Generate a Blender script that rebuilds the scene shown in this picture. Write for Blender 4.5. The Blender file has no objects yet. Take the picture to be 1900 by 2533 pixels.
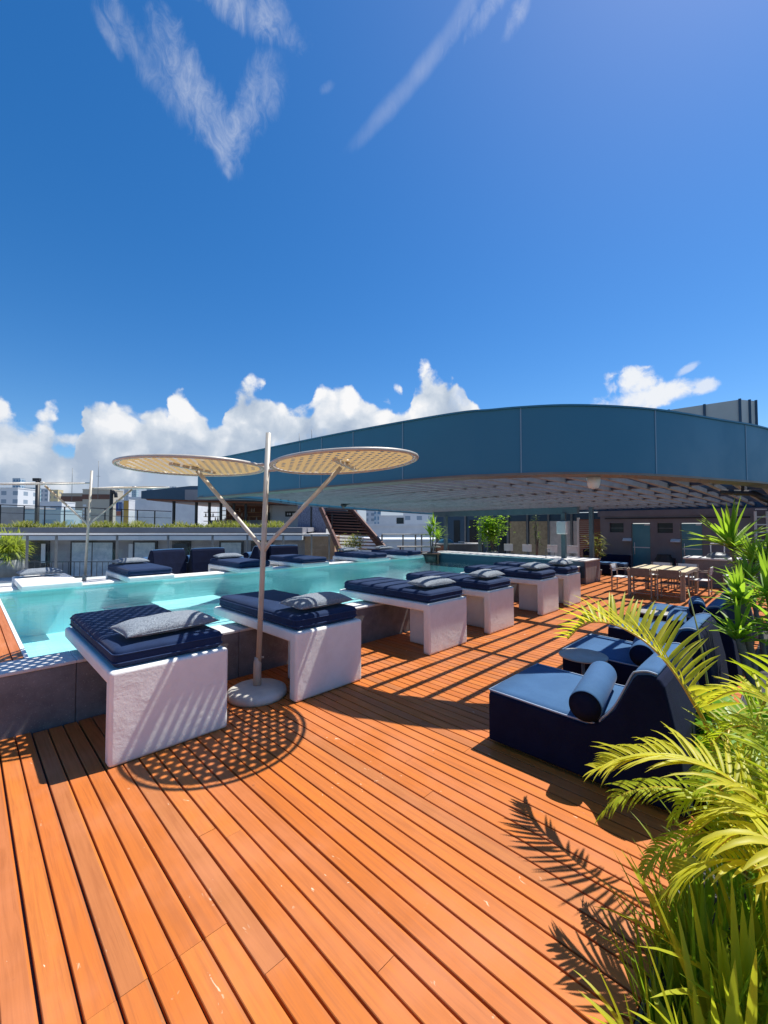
import bpy, math, random
from mathutils import Vector, Matrix, noise
random.seed(7)
S = bpy.context.scene
COL = S.collection
# ---------------------------------------------------------------- camera
CAM_Z = 1.95; YAW = math.radians(44.8); PITCH = math.atan(34/1030.0); FPX = 1030.0
cd = bpy.data.cameras.new('camera'); cam = bpy.data.objects.new('camera', cd); COL.objects.link(cam)
cd.sensor_fit = 'HORIZONTAL'; cd.sensor_width = 36.0; cd.lens = FPX/1900*36.0
cd.clip_start = 0.03; cd.clip_end = 6000
cam.location = (0, 0, CAM_Z)
FWD = Vector((math.cos(YAW)*math.cos(PITCH), math.sin(YAW)*math.cos(PITCH), math.sin(PITCH)))
cam.rotation_euler = FWD.to_track_quat('-Z', 'Y').to_euler()
S.camera = cam
# ---------------------------------------------------------------- sun, exposure
SUN = Vector((.49, -.10, 1.0)).normalized()
sl = bpy.data.lights.new('sun', 'SUN'); so = bpy.data.objects.new('sun', sl); COL.objects.link(so)
sl.energy = 4.7; sl.angle = math.radians(.5); sl.color = (1.0, .95, .87)
so.rotation_euler = SUN.to_track_quat('Z', 'Y').to_euler(); so.location = (5, -2, 20)
S.view_settings.view_transform = 'Standard'; S.view_settings.look = 'None'
S.view_settings.exposure = 0.52; S.view_settings.gamma = 1.0
S.render.engine = 'CYCLES'
S.cycles.max_bounces = 8; S.cycles.diffuse_bounces = 3; S.cycles.glossy_bounces = 3
S.cycles.transparent_max_bounces = 16; S.cycles.transmission_bounces = 4
S.cycles.caustics_reflective = False; S.cycles.caustics_refractive = False
S.cycles.use_denoising = True
# ---------------------------------------------------------------- photo rays -> points in the place
RGT = Vector((math.sin(YAW), -math.cos(YAW), 0)); UPV = RGT.cross(FWD)
FH = Vector((math.cos(YAW), math.sin(YAW), 0))
def ray(px, py):
    return FWD + RGT*((px-950)/FPX) - UPV*((py-1266.5)/FPX)
def at(px, py, d):
    r = ray(px, py); return Vector((0, 0, CAM_Z)) + r*(d/r.dot(FH))
def gnd(px, py, z=0.0):
    r = ray(px, py); return Vector((0, 0, CAM_Z)) + r*((z-CAM_Z)/r.z)
def azel(px, py):
    r = ray(px, py).normalized(); return math.degrees(math.atan2(r.y, r.x)), math.degrees(math.asin(r.z))
# ---------------------------------------------------------------- world: sky and clouds
W = bpy.data.worlds.new('World'); S.world = W; W.use_nodes = True
nt = W.node_tree; nt.nodes.clear()
class NB:
    def __init__(s, t): s.t = t
    def n(s, typ, **k):
        o = s.t.nodes.new(typ)
        for a, v in k.items(): setattr(o, a, v)
        return o
    def put(s, sock, v):
        if isinstance(v, bpy.types.NodeSocket): s.t.links.new(v, sock)
        else: sock.default_value = v
    def m(s, op, a, b=None, c=None, clamp=False):
        o = s.n('ShaderNodeMath', operation=op); o.use_clamp = clamp
        s.put(o.inputs[0], a)
        if b is not None: s.put(o.inputs[1], b)
        if c is not None: s.put(o.inputs[2], c)
        return o.outputs[0]
    def mr(s, v, a, b, c=0.0, d=1.0, smooth=True):
        o = s.n('ShaderNodeMapRange'); o.interpolation_type = 'SMOOTHSTEP' if smooth else 'LINEAR'
        s.put(o.inputs[0], v)
        for i, x in enumerate((a, b, c, d)): s.put(o.inputs[1+i], x)
        return o.outputs[0]
    def noise(s, vec, scale, detail=5.0, rough=.55, dist=0.0, w=None):
        o = s.n('ShaderNodeTexNoise'); 
        if vec is not None: s.put(o.inputs['Vector'], vec)
        o.inputs['Scale'].default_value = scale; o.inputs['Detail'].default_value = detail
        o.inputs['Roughness'].default_value = rough; o.inputs['Distortion'].default_value = dist
        return o.outputs['Fac']
    def mix(s, f, a, b, blend='MIX'):
        o = s.n('ShaderNodeMix', data_type='RGBA', blend_type=blend)
        s.put(o.inputs[0], f); s.put(o.inputs[6], a); s.put(o.inputs[7], b)
        return o.outputs[2]
    def xyz(s, x, y, z):
        o = s.n('ShaderNodeCombineXYZ'); s.put(o.inputs[0], x); s.put(o.inputs[1], y); s.put(o.inputs[2], z); return o.outputs[0]
    def ramp(s, f, stops):
        o = s.n('ShaderNodeValToRGB'); s.put(o.inputs[0], f); e = o.color_ramp.elements
        while len(e) < len(stops): e.new(.5)
        for i, (p, c) in enumerate(stops): e[i].position = p; e[i].color = (*c, 1) if len(c) == 3 else c
        return o.outputs[0]
B = NB(nt)
sky = B.n('ShaderNodeTexSky'); sky.sky_type = 'NISHITA'; sky.sun_disc = False
sky.sun_elevation = math.asin(SUN.z); sky.sun_rotation = math.atan2(SUN.x, SUN.y)
sky.altitude = 0; sky.air_density = 1.0; sky.dust_density = .35; sky.ozone_density = 3.2
hs = B.n('ShaderNodeHueSaturation'); nt.links.new(sky.outputs[0], hs.inputs['Color'])
hs.inputs['Saturation'].default_value = 1.36; hs.inputs['Value'].default_value = 1.0; hs.inputs['Hue'].default_value = .5
skyc = B.mix(1.0, hs.outputs[0], (1.16, 1.15, 1.22, 1), 'MULTIPLY')
bgs = B.n('ShaderNodeBackground'); nt.links.new(skyc, bgs.inputs[0]); bgs.inputs[1].default_value = .082
tc = B.n('ShaderNodeTexCoord'); sep = B.n('ShaderNodeSeparateXYZ'); nt.links.new(tc.outputs['Generated'], sep.inputs[0])
AZ = B.m('MULTIPLY', B.m('ARCTAN2', sep.outputs[1], sep.outputs[0]), 57.29578)
EL = B.m('MULTIPLY', B.m('ARCSINE', sep.outputs[2]), 57.29578)
AE = B.xyz(AZ, EL, 0.0)
def voro(vec, scale, smooth=.6):
    o = B.n('ShaderNodeTexVoronoi', feature='SMOOTH_F1'); B.put(o.inputs['Vector'], vec); o.inputs['Scale'].default_value = scale; o.inputs['Smoothness'].default_value = smooth
    return o.outputs['Distance']
def ncol(vec, scale, detail):
    o = B.n('ShaderNodeTexNoise'); B.put(o.inputs['Vector'], vec); o.inputs['Scale'].default_value = scale; o.inputs['Detail'].default_value = detail; o.inputs['Roughness'].default_value = .6
    v = B.n('ShaderNodeVectorMath', operation='SUBTRACT'); nt.links.new(o.outputs['Color'], v.inputs[0]); v.inputs[1].default_value = (.5, .5, .5); return v.outputs[0]
def vadd(a_, b_, k):
    s_ = B.n('ShaderNodeVectorMath', operation='SCALE'); B.put(s_.inputs[0], b_); s_.inputs['Scale'].default_value = k
    v = B.n('ShaderNodeVectorMath', operation='ADD'); B.put(v.inputs[0], a_); nt.links.new(s_.outputs[0], v.inputs[1]); return v.outputs[0]
AW = vadd(vadd(AE, ncol(AE, .13, 2), 4.0), ncol(AE, .55, 4), 1.5)     # turbulent coordinates
sw = B.n('ShaderNodeSeparateXYZ'); nt.links.new(AW, sw.inputs[0]); AZW, ELW = sw.outputs[0], sw.outputs[1]
billow = B.m('ADD', B.m('SUBTRACT', .42, voro(AW, .20)), B.m('MULTIPLY', B.m('SUBTRACT', .42, voro(AW, .52)), .5))
nA = B.noise(AE, .115, 7, .56, .25)
nB = B.noise(AE, .42, 6, .6, .3)
# outline of the cumulus bank: elevation of its top against azimuth
prof = [(-900,1120),(-500,1090),(-200,1060),(0,1000),(60,1040),(125,1020),(170,1050),(195,970),(260,1010),(330,1012),(400,1000),(390,965),(430,950),(470,985),(540,1015),(565,950),(595,930),(650,945),(690,970),(735,1000),(765,972),(820,955),(890,968),(940,990),(1000,990),(1025,945),(1060,912),(1110,906),(1150,940),(1180,1000),(1230,1080),(1500,1160)]
pts = sorted(azel(x, y) for x, y in prof)
fc = B.n('ShaderNodeFloatCurve')
A0, A1 = -20.0, 125.0
cm = fc.mapping.curves[0].points
seq = [(A0, 2.0)] + pts + [(A1, 6.0)]
for i, (a_, e_) in enumerate(seq):
    x = (a_-A0)/(A1-A0); y = e_/30.0
    if i == 0: cm[0].location = (0, y)
    elif i == len(seq)-1: cm[-1].location = (1, y)
    else: cm.new(x, y)
fc.mapping.update()
B.put(fc.inputs['Value'], B.m('DIVIDE', B.m('SUBTRACT', AZW, A0), A1-A0))
TOP = B.m('MULTIPLY', fc.outputs[0], 30.0)
edge = B.m('ADD', B.m('MULTIPLY', billow, 6.0), B.m('MULTIPLY', B.m('SUBTRACT', nB, .5), 2.6))
dcum = B.m('ADD', B.m('SUBTRACT', TOP, EL), edge)
cum = B.mr(dcum, -.1, 1.25)
cum = B.m('MULTIPLY', cum, B.mr(B.noise(AW, .13, 5, .55), .27, .42, .62, 1.0))
cum = B.m('MULTIPLY', cum, B.mr(EL, -1.0, 3.0, .6, 1.0))
def blob(px, py, rx, ry, rot, n, lo, hi):
    a_, e_ = azel(px, py); ce = math.cos(math.radians(e_))
    da = B.m('MULTIPLY', B.m('SUBTRACT', AZ, a_), -ce); de = B.m('SUBTRACT', EL, e_)
    c, s_ = math.cos(math.radians(rot)), math.sin(math.radians(rot))
    u = B.m('DIVIDE', B.m('ADD', B.m('MULTIPLY', da, c), B.m('MULTIPLY', de, s_)), rx)
    v = B.m('DIVIDE', B.m('SUBTRACT', B.m('MULTIPLY', de, c), B.m('MULTIPLY', da, s_)), ry)
    r2 = B.m('ADD', B.m('MULTIPLY', u, u), B.m('MULTIPLY', v, v))
    f = B.m('ADD', B.m('SUBTRACT', 1.0, r2), B.m('MULTIPLY', B.m('SUBTRACT', n, .5), 3.6))
    return B.mr(f, lo, hi)
nC = B.noise(AW, .30, 6, .62, .3)
small = B.m('MAXIMUM', blob(1590, 985, 6.0, 1.5, 4, nC, -.1, 1.0), blob(1570, 950, 3.2, 2.1, 0, nC, .1, 1.1))
small = B.m('MAXIMUM', small, B.m('MULTIPLY', blob(1745, 955, 1.8, 1.0, 25, nC, .1, 1.1), .8))
small = B.m('MAXIMUM', small, B.m('MULTIPLY', blob(1700, 912, 1.5, .55, 20, nC, .1, 1.1), .5))
# thin torn cirrus: direction vector noise, stretched
AC = vadd(AE, ncol(AE, .14, 2), 5.0)
mp = B.n('ShaderNodeMapping'); nt.links.new(AC, mp.inputs[0]); mp.inputs['Rotation'].default_value = (0, 0, math.radians(62)); mp.inputs['Scale'].default_value = (.20, .11, 1)
nW = B.m('ADD', B.m('MULTIPLY', B.noise(mp.outputs[0], 1.6, 9, .70, .12), .7), B.m('MULTIPLY', B.noise(AE, .22, 5, .6), .3))
def wisp(px, py, rx, ry, rot, k): return B.m('MULTIPLY', blob(px, py, rx, ry, rot, nW, .1, 2.7), k)
ws = [wisp(370, 160, 6.5, 1.8, -38, .55), wisp(480, 230, 6.5, 2.6, -48, .85), wisp(540, 310, 4.6, 2.0, -66, .75),
      wisp(655, 215, 3.6, 2.2, 58, .6), wisp(605, 300, 5.0, 2.0, 60, .75), wisp(585, 8, 6.5, 1.7, -10, .85), wisp(672, 25, 2.4, 1.8, -40, .6), wisp(275, 92, 2.2, .8, -50, .5), wisp(562, 425, .9, .5, -50, .45), wisp(810, 215, 1.0, .5, 30, .3),
      wisp(1215, 20, 3.4, .9, 35, .55), wisp(1285, 30, 2.6, .9, 45, .6), B.m('MULTIPLY', blob(1095, 100, 13.0, .95, 40, B.m('ADD', B.m('MULTIPLY', B.noise(AE, .12, 3, .5), .7), B.m('MULTIPLY', nW, .3)), .0, 3.0), .5), wisp(1120, 85, 5.5, .8, 40, .35)]
wis = ws[0]
for w_ in ws[1:]: wis = B.m('MAXIMUM', wis, w_)
dens = B.m('MAXIMUM', B.m('MAXIMUM', cum, small), wis, clamp=True)
# light inside the clouds: sunlit heads, blue grey bellies
depth_ = B.m('SUBTRACT', TOP, EL)
lit = B.m('ADD', B.m('ADD', B.m('MULTIPLY', billow, 1.1), B.m('MULTIPLY', B.m('SUBTRACT', B.noise(AW, .20, 6, .6), .5), 1.7)), B.mr(depth_, 0.0, 13.0, .86, .22), clamp=True)
lit = B.m('ADD', lit, B.mr(AZ, 62, 95, 0, -.14), clamp=True)
ccol = B.ramp(lit, [(0, (.40, .49, .63)), (.4, (.54, .62, .73)), (.72, (.74, .79, .86)), (1, (.95, .95, .96))])
ccol = B.mix(B.m('MAXIMUM', B.m('GREATER_THAN', EL, 26.0), B.m('GREATER_THAN', small, cum)), ccol, (.86, .89, .94, 1))
bgc = B.n('ShaderNodeBackground'); nt.links.new(ccol, bgc.inputs[0]); bgc.inputs[1].default_value = .70
mxs = B.n('ShaderNodeMixShader'); B.put(mxs.inputs[0], dens); nt.links.new(bgs.outputs[0], mxs.inputs[1]); nt.links.new(bgc.outputs[0], mxs.inputs[2])
wo = B.n('ShaderNodeOutputWorld'); nt.links.new(mxs.outputs[0], wo.inputs[0])
# ---------------------------------------------------------------- materials
def mat(name, col, rough=.6, metal=0.0, spec=.5, sheen=0.0, coat=0.0):
    m = bpy.data.materials.new(name); m.use_nodes = True; t = m.node_tree
    b = t.nodes['Principled BSDF']; b.inputs['Base Color'].default_value = (*col, 1)
    b.inputs['Roughness'].default_value = rough; b.inputs['Metallic'].default_value = metal
    b.inputs['Specular IOR Level'].default_value = spec
    if sheen: b.inputs['Sheen Weight'].default_value = sheen; b.inputs['Sheen Roughness'].default_value = .4
    if coat: b.inputs['Coat Weight'].default_value = coat; b.inputs['Coat Roughness'].default_value = .15
    return m, NB(t), b
def objco(b): return b.n('ShaderNodeTexCoord').outputs['Object']
def geopos(b): return b.n('ShaderNodeNewGeometry').outputs['Position']
def bump(b, bs, h, strength=.3, dist=.01):
    o = b.n('ShaderNodeBump'); o.inputs['Strength'].default_value = strength; o.inputs['Distance'].default_value = dist
    b.put(o.inputs['Height'], h); b.t.links.new(o.outputs[0], bs.inputs['Normal'])
def varied(name, c1, c2, scale=3.0, rough=.6, bscale=None, bstr=.2, bdist=.005, **k):
    m, b, bs = mat(name, c1, rough, **k)
    p = geopos(b); f = b.mr(b.noise(p, scale, 6, .6), .3, .7)
    b.put(bs.inputs['Base Color'], b.mix(f, (*c1, 1), (*c2, 1)))
    if bscale: bump(b, bs, b.noise(p, bscale, 4, .6), bstr, bdist)
    return m
M = {}
def wood_deck():
    m, b, bs = mat('deck_wood', (.4, .16, .06), .42, spec=.28)
    p = geopos(b); sp = b.n('ShaderNodeSeparateXYZ'); b.t.links.new(p, sp.inputs[0])
    idx = b.m('FLOOR', b.m('DIVIDE', b.m('ADD', sp.outputs[0], 20.0), .117))
    seg = b.n('ShaderNodeNewGeometry').outputs['Random Per Island']
    wn = b.n('ShaderNodeTexWhiteNoise', noise_dimensions='1D'); b.put(wn.inputs['W'], b.m('ADD', b.m('MULTIPLY', seg, 173.1), idx))
    base = b.ramp(wn.outputs['Value'], [(0, (.49, .142, .028)), (.25, (.58, .184, .036)), (.5, (.50, .155, .044)), (.68, (.43, .160, .054)), (.82, (.56, .158, .028)), (1, (.60, .194, .038))])
    st = b.n('ShaderNodeMapping'); b.t.links.new(p, st.inputs[0]); st.inputs['Scale'].default_value = (34, 1.7, 1)
    gv = b.n('ShaderNodeVectorMath', operation='ADD'); b.t.links.new(st.outputs[0], gv.inputs[0]); b.put(gv.inputs[1], b.xyz(0.0, b.m('MULTIPLY', wn.outputs['Value'], 91.0), idx))
    gr = b.noise(gv.outputs[0], 1.0, 6, .62, .6)
    base = b.mix(b.mr(gr, .36, .72, 0, .5), base, (.28, .080, .022, 1))
    fine = b.n('ShaderNodeMapping'); b.t.links.new(gv.outputs[0], fine.inputs[0]); fine.inputs['Scale'].default_value = (5, 1.4, 1)
    base = b.mix(b.mr(b.noise(fine.outputs[0], 1.0, 3, .6), .55, .75, 0, .3), base, (.20, .06, .02, 1))
    bl = b.noise(p, 1.3, 4, .6)
    base = b.mix(b.mr(bl, .42, .72, 0, .42), base, (.59, .22, .10, 1))      # bleached, pinkish patches
    st2 = b.n('ShaderNodeMapping'); b.t.links.new(p, st2.inputs[0]); st2.inputs['Scale'].default_value = (1, .32, 1)
    sc = b.noise(st2.outputs[0], 26, 3, .6, 1.2)
    scm = b.m('MULTIPLY', b.mr(sc, .678, .71), b.mr(b.noise(p, 2.3, 3, .5), .53, .62))
    base = b.mix(b.m('MULTIPLY', scm, .9), base, (.78, .62, .44, 1))          # scuffs and flaked oil
    kn = b.mr(b.noise(p, 13, 2, .5), .745, .80)
    base = b.mix(b.m('MULTIPLY', kn, .5), base, (.16, .05, .02, 1))
    b.put(bs.inputs['Base Color'], base)
    b.put(bs.inputs['Roughness'], b.mr(gr, .2, .8, .34, .58))
    bump(b, bs, b.m('ADD', gr, b.m('MULTIPLY', bl, .5)), .18, .004)
    return m
M['deck'] = wood_deck()
def plaster():
    m, b, bs = mat('white_plaster', (.78, .77, .77), .75, spec=.3)
    p = geopos(b); big = b.noise(p, 4.5, 5, .62, .4); fine = b.noise(p, 22, 5, .65)
    c = b.mix(b.mr(big, .35, .7, 0, .55), (.80, .81, .79, 1), (.70, .71, .69, 1))
    c = b.mix(b.mr(b.noise(p, 1.4, 6, .7), .55, .75, 0, .35), c, (.62, .60, .57, 1))
    c = b.mix(b.mr(b.noise(p, 60, 2, .5), .74, .80, 0, .6), c, (.42, .40, .38, 1))
    spz = b.n('ShaderNodeSeparateXYZ'); b.t.links.new(p, spz.inputs[0])
    c = b.mix(b.m('MULTIPLY', b.mr(b.m('ADD', spz.outputs[2], b.m('MULTIPLY', big, .12)), .05, .17, 1, 0), .38), c, (.45, .36, .30, 1))
    b.put(bs.inputs['Base Color'], c)
    bump(b, bs, b.m('ADD', big, b.m('MULTIPLY', fine, .35)), .42, .018)
    return m
M['plaster'] = plaster()
def concrete():
    m, b, bs = mat('dark_concrete', (.15, .15, .155), .7, spec=.4)
    p = geopos(b); f = b.noise(p, 3, 6, .65); g = b.noise(p, 75, 3, .7)
    c = b.mix(b.mr(f, .3, .7), (.11, .112, .12, 1), (.20, .20, .205, 1))
    c = b.mix(b.mr(g, .60, .70, 0, .7), c, (.36, .36, .36, 1))
    c = b.mix(b.mr(g, .26, .36, .7, 0), c, (.04, .04, .045, 1))
    b.put(bs.inputs['Base Color'], c); bump(b, bs, g, .25, .004); return m
M['concrete'] = concrete()
M['coping'] = varied('pale_stone', (.66, .65, .63), (.52, .52, .52), 5, .6, 40, .2, .003)
M['coping_white'] = varied('white_stone', (.80, .79, .76), (.68, .67, .64), 4, .6, 30, .2, .003)
def fabric(name, c1, c2, sheen=.25, rough=.85, weave=420, rowsx=0):
    m, b, bs = mat(name, c1, rough, spec=.25, sheen=sheen)
    p = geopos(b); f = b.noise(p, 5, 4, .6)
    b.put(bs.inputs['Base Color'], b.mix(b.mr(f, .3, .7), (*c1, 1), (*c2, 1)))
    bump(b, bs, b.m('ADD', b.m('MULTIPLY', b.noise(p, weave, 2, .5), .15), b.noise(p, 6, 4, .5)), .3, .02)
    return m
M['navy'] = fabric('navy_mattress', (.0065, .021, .068), (.010, .029, .088), .07)
M['navy_pipe'] = fabric('navy_piping', (.02, .04, .11), (.02, .045, .12), .05)
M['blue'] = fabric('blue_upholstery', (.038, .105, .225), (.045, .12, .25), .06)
M['blueshaded'] = fabric('shaded_blue_upholstery', (.0014, .0048, .024), (.0024, .0075, .032), 0, .95)  # blue upholstery with side shade put into its colour; sofa frames reuse it
M['piping'] = mat('pale_piping', (.30, .38, .50), .7)[0]
def pillow_mat():
    m, b, bs = mat('heather_grey_fabric', (.3, .35, .4), .9, spec=.2, sheen=.2)
    p = geopos(b); f = b.noise(p, 130, 3, .75); g = b.noise(p, 420, 2, .6)
    c = b.mix(b.mr(f, .38, .62), (.035, .055, .09, 1), (.29, .33, .37, 1))
    b.put(bs.inputs['Base Color'], b.mix(b.mr(g, .42, .62, 0, .35), c, (.40, .44, .47, 1)))
    bump(b, bs, b.m('ADD', b.noise(p, 9, 4, .6), b.m('MULTIPLY', f, .06)), .5, .03); return m
M['pillow'] = pillow_mat()
M['pole'] = varied('bronze_grey_metal', (.52, .485, .42), (.45, .42, .36), 9, .45, metal=.05)
M['rim'] = varied('pale_rim_metal', (.54, .50, .43), (.46, .42, .36), 9, .4, metal=.1)
def mesh_shade():
    m, b, bs = mat('straw_mesh', (.55, .42, .22), .8, spec=.2)
    p = objco(b); f = b.noise(p, 40, 3, .6)
    c = b.mix(f, (.46, .34, .17, 1), (.33, .235, .105, 1)); b.put(bs.inputs['Base Color'], c)
    tr = b.n('ShaderNodeBsdfTranslucent'); b.put(tr.inputs[0], b.mix(f, (.60, .42, .19, 1), (.45, .30, .13, 1)))
    mx = b.n('ShaderNodeMixShader'); mx.inputs[0].default_value = .45
    b.t.links.new(bs.outputs[0], mx.inputs[1]); b.t.links.new(tr.outputs[0], mx.inputs[2])
    b.t.links.new(mx.outputs[0], b.t.nodes['Material Output'].inputs[0]); return m
M['shade'] = mesh_shade()
M['base'] = varied('cast_base', (.62, .60, .54), (.50, .49, .45), 6, .6, 60, .15, .003)
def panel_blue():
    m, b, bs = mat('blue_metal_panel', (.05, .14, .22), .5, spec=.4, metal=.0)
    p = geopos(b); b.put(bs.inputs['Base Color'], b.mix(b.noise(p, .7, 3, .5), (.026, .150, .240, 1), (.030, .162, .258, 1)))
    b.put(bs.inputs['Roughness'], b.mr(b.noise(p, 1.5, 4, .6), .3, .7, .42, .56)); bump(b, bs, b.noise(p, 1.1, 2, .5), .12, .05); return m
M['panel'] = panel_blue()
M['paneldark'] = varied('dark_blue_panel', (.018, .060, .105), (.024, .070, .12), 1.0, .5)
M['seam'] = mat('seam_sealant', (.17, .29, .38), .5)[0]
M['soffit'] = varied('bronze_soffit', (.16, .15, .13), (.12, .115, .105), 3, .5)
M['slat'] = varied('grey_slats', (.24, .245, .26), (.18, .185, .195), 4, .5)
M['slatdark'] = varied('dark_grey_steel', (.055, .06, .07), (.08, .085, .095), 4, .5)
M['teal_beam'] = varied('teal_grey_steel', (.075, .12, .14), (.095, .14, .16), 4, .5)
M['steel'] = varied('grey_steel', (.13, .145, .155), (.17, .18, .19), 6, .45, metal=.3)
M['black'] = varied('black_metal', (.012, .012, .014), (.02, .02, .022), 8, .5)
M['white'] = varied('white_paint', (.78, .78, .77), (.70, .70, .69), 5, .5)
M['offwhite'] = varied('offwhite_wall', (.66, .67, .68), (.58, .59, .61), .8, .8)
M['greywall'] = varied('grey_render', (.165, .155, .17), (.20, .19, .205), 1.6, .8, 30, .2, .004)
M['wingwall'] = varied('grey_wing_wall', (.30, .28, .29), (.36, .34, .35), 1.2, .8)
M['wingband'] = varied('grey_parapet', (.20, .20, .225), (.25, .25, .27), 1.0, .7)
M['ceil'] = varied('white_soffit', (.70, .70, .72), (.62, .62, .64), 1.0, .7)
M['bamboo'] = varied('bamboo_blind', (.42, .34, .22), (.30, .235, .15), 7, .7)
M['cream'] = varied('cream_curtain', (.62, .60, .57), (.50, .49, .47), 5, .8)
def stripes(name, c1, c2, axis, scale, rough=.6, duty=.5):
    m, b, bs = mat(name, c1, rough); p = objco(b); sp = b.n('ShaderNodeSeparateXYZ'); b.t.links.new(p, sp.inputs[0])
    f = b.m('GREATER_THAN', b.m('FRACT', b.m('MULTIPLY', sp.outputs[axis], scale)), duty)
    n = b.noise(geopos(b), 4, 4, .6)
    b.put(bs.inputs['Base Color'], b.mix(f, b.mix(n, (*c1, 1), tuple(x*.8 for x in c1)+(1,)), (*c2, 1))); return m
M['redwood'] = varied('red_brown_wood', (.17, .055, .03), (.23, .08, .04), 6, .5)
M['stairwood'] = varied('brown_steel', (.11, .042, .028), (.15, .06, .038), 6, .5)
M['tanwood'] = varied('tan_cladding', (.40, .23, .13), (.48, .29, .17), 3, .6)
M['tabletop'] = varied('pale_teak', (.60, .50, .31), (.68, .58, .38), 9, .5)
M['tableleg'] = varied('warm_grey_metal', (.33, .28, .23), (.38, .33, .28), 9, .5)
M['chairmesh'] = varied('grey_chair_mesh', (.15, .145, .14), (.20, .19, .18), 12, .7)
M['greytable'] = varied('grey_tabletop', (.36, .34, .31), (.42, .40, .37), 8, .45)
def glassy(name, col, rough=.08):
    return varied(name, col, tuple(x*.75 for x in col), .6, rough, spec=.8)
M['doorglass'] = varied('frosted_teal_glass', (.045, .19, .25), (.07, .24, .30), 1.2, .3, spec=.4)
M['darkglass'] = varied('dark_window_glass', (.012, .022, .03), (.02, .035, .045), .6, .2, spec=.25)
M['curtainglass'] = varied('curtained_window', (.33, .42, .50), (.50, .58, .64), 3.5, .25, spec=.7)
def clear_glass():
    m, b, bs = mat('balustrade_glass', (.6, .7, .72), .05)
    tr = b.n('ShaderNodeBsdfTransparent'); tr.inputs[0].default_value = (.86, .93, .93, 1)
    gl = b.n('ShaderNodeBsdfGlossy'); gl.inputs['Roughness'].default_value = .03; gl.inputs[0].default_value = (.9, .95, 1, 1)
    fr = b.n('ShaderNodeFresnel'); fr.inputs[0].default_value = 1.45
    mx = b.n('ShaderNodeMixShader'); b.t.links.new(fr.outputs[0], mx.inputs[0]); b.t.links.new(tr.outputs[0], mx.inputs[1]); b.t.links.new(gl.outputs[0], mx.inputs[2])
    b.t.links.new(mx.outputs[0], b.t.nodes['Material Output'].inputs[0]); return m
M['glass'] = clear_glass()
def water():
    m, b, bs = mat('pool_water', (.4, .8, .8), .05)
    p = geopos(b)
    st = b.n('ShaderNodeMapping'); b.t.links.new(p, st.inputs[0]); st.inputs['Scale'].default_value = (1, 1.5, 1); st.inputs['Rotation'].default_value = (0, 0, .5)
    h_ = b.m('ADD', b.noise(st.outputs[0], 2.6, 3, .5, .4), b.m('MULTIPLY', b.noise(st.outputs[0], 9, 3, .5, .3), .3))
    bp = b.n('ShaderNodeBump'); bp.inputs['Strength'].default_value = .13; bp.inputs['Distance'].default_value = .06; b.put(bp.inputs['Height'], h_)
    tr = b.n('ShaderNodeBsdfTransparent'); tr.inputs[0].default_value = (.91, .985, .99, 1)
    gl = b.n('ShaderNodeBsdfGlossy'); gl.inputs['Roughness'].default_value = .03; b.t.links.new(bp.outputs[0], gl.inputs['Normal'])
    fr = b.n('ShaderNodeFresnel'); fr.inputs[0].default_value = 1.33; b.t.links.new(bp.outputs[0], fr.inputs['Normal'])
    mx = b.n('ShaderNodeMixShader'); b.put(mx.inputs[0], b.m('MULTIPLY', fr.outputs[0], .72)); b.t.links.new(tr.outputs[0], mx.inputs[1]); b.t.links.new(gl.outputs[0], mx.inputs[2])
    b.t.links.new(mx.outputs[0], b.t.nodes['Material Output'].inputs[0]); return m
M['water'] = water()
def pooltile():
    m, b, bs = mat('turquoise_tile', (.2, .7, .75), .4)
    p = geopos(b)
    n1 = b.n('ShaderNodeTexVoronoi', feature='SMOOTH_F1'); 
    wv = b.n('ShaderNodeVectorMath', operation='ADD'); b.t.links.new(p, wv.inputs[0])
    nn = b.n('ShaderNodeTexNoise'); nn.inputs['Scale'].default_value = 1.6; b.t.links.new(p, nn.inputs['Vector'])
    b.t.links.new(nn.outputs['Color'], wv.inputs[1]); b.t.links.new(wv.outputs[0], n1.inputs['Vector']); n1.inputs['Scale'].default_value = 2.2
    f = b.noise(p, 1.1, 3, .5)
    c = b.mix(b.mr(f, .3, .7), (.36, .76, .78, 1), (.46, .84, .86, 1))
    br = b.n('ShaderNodeTexBrick'); br.offset = 0; b.t.links.new(p, br.inputs['Vector']); br.inputs['Scale'].default_value = 1
    br.inputs['Brick Width'].default_value = .20; br.inputs['Row Height'].default_value = .20; br.inputs['Mortar Size'].default_value = .006
    br.inputs['Color1'].default_value = (1, 1, 1, 1); br.inputs['Color2'].default_value = (.93, .95, .97, 1); br.inputs['Mortar'].default_value = (.86, .9, .92, 1)
    b.put(bs.inputs['Base Color'], b.mix(1.0, c, br.outputs[0], 'MULTIPLY')); return m
M['tile'] = pooltile()
def leaf(name, c1, c2, trans, k=.45, rough=.45):
    m, b, bs = mat(name, c1, rough, spec=.35)
    r = b.n('ShaderNodeNewGeometry').outputs['Random Per Island']
    f = b.m('ADD', b.m('MULTIPLY', r, .7), b.m('MULTIPLY', b.noise(geopos(b), 6, 3, .6), .4))
    b.put(bs.inputs['Base Color'], b.mix(f, (*c1, 1), (*c2, 1)))
    tr = b.n('ShaderNodeBsdfTranslucent'); b.put(tr.inputs[0], b.mix(f, (*trans, 1), tuple(x*.7 for x in trans)+(1,)))
    mx = b.n('ShaderNodeMixShader'); mx.inputs[0].default_value = k
    b.t.links.new(bs.outputs[0], mx.inputs[1]); b.t.links.new(tr.outputs[0], mx.inputs[2])
    b.t.links.new(mx.outputs[0], b.t.nodes['Material Output'].inputs[0]); return m
M['palm'] = leaf('palm_leaflet', (.27, .38, .02), (.46, .50, .03), (.66, .80, .03), .48, .46)
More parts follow.
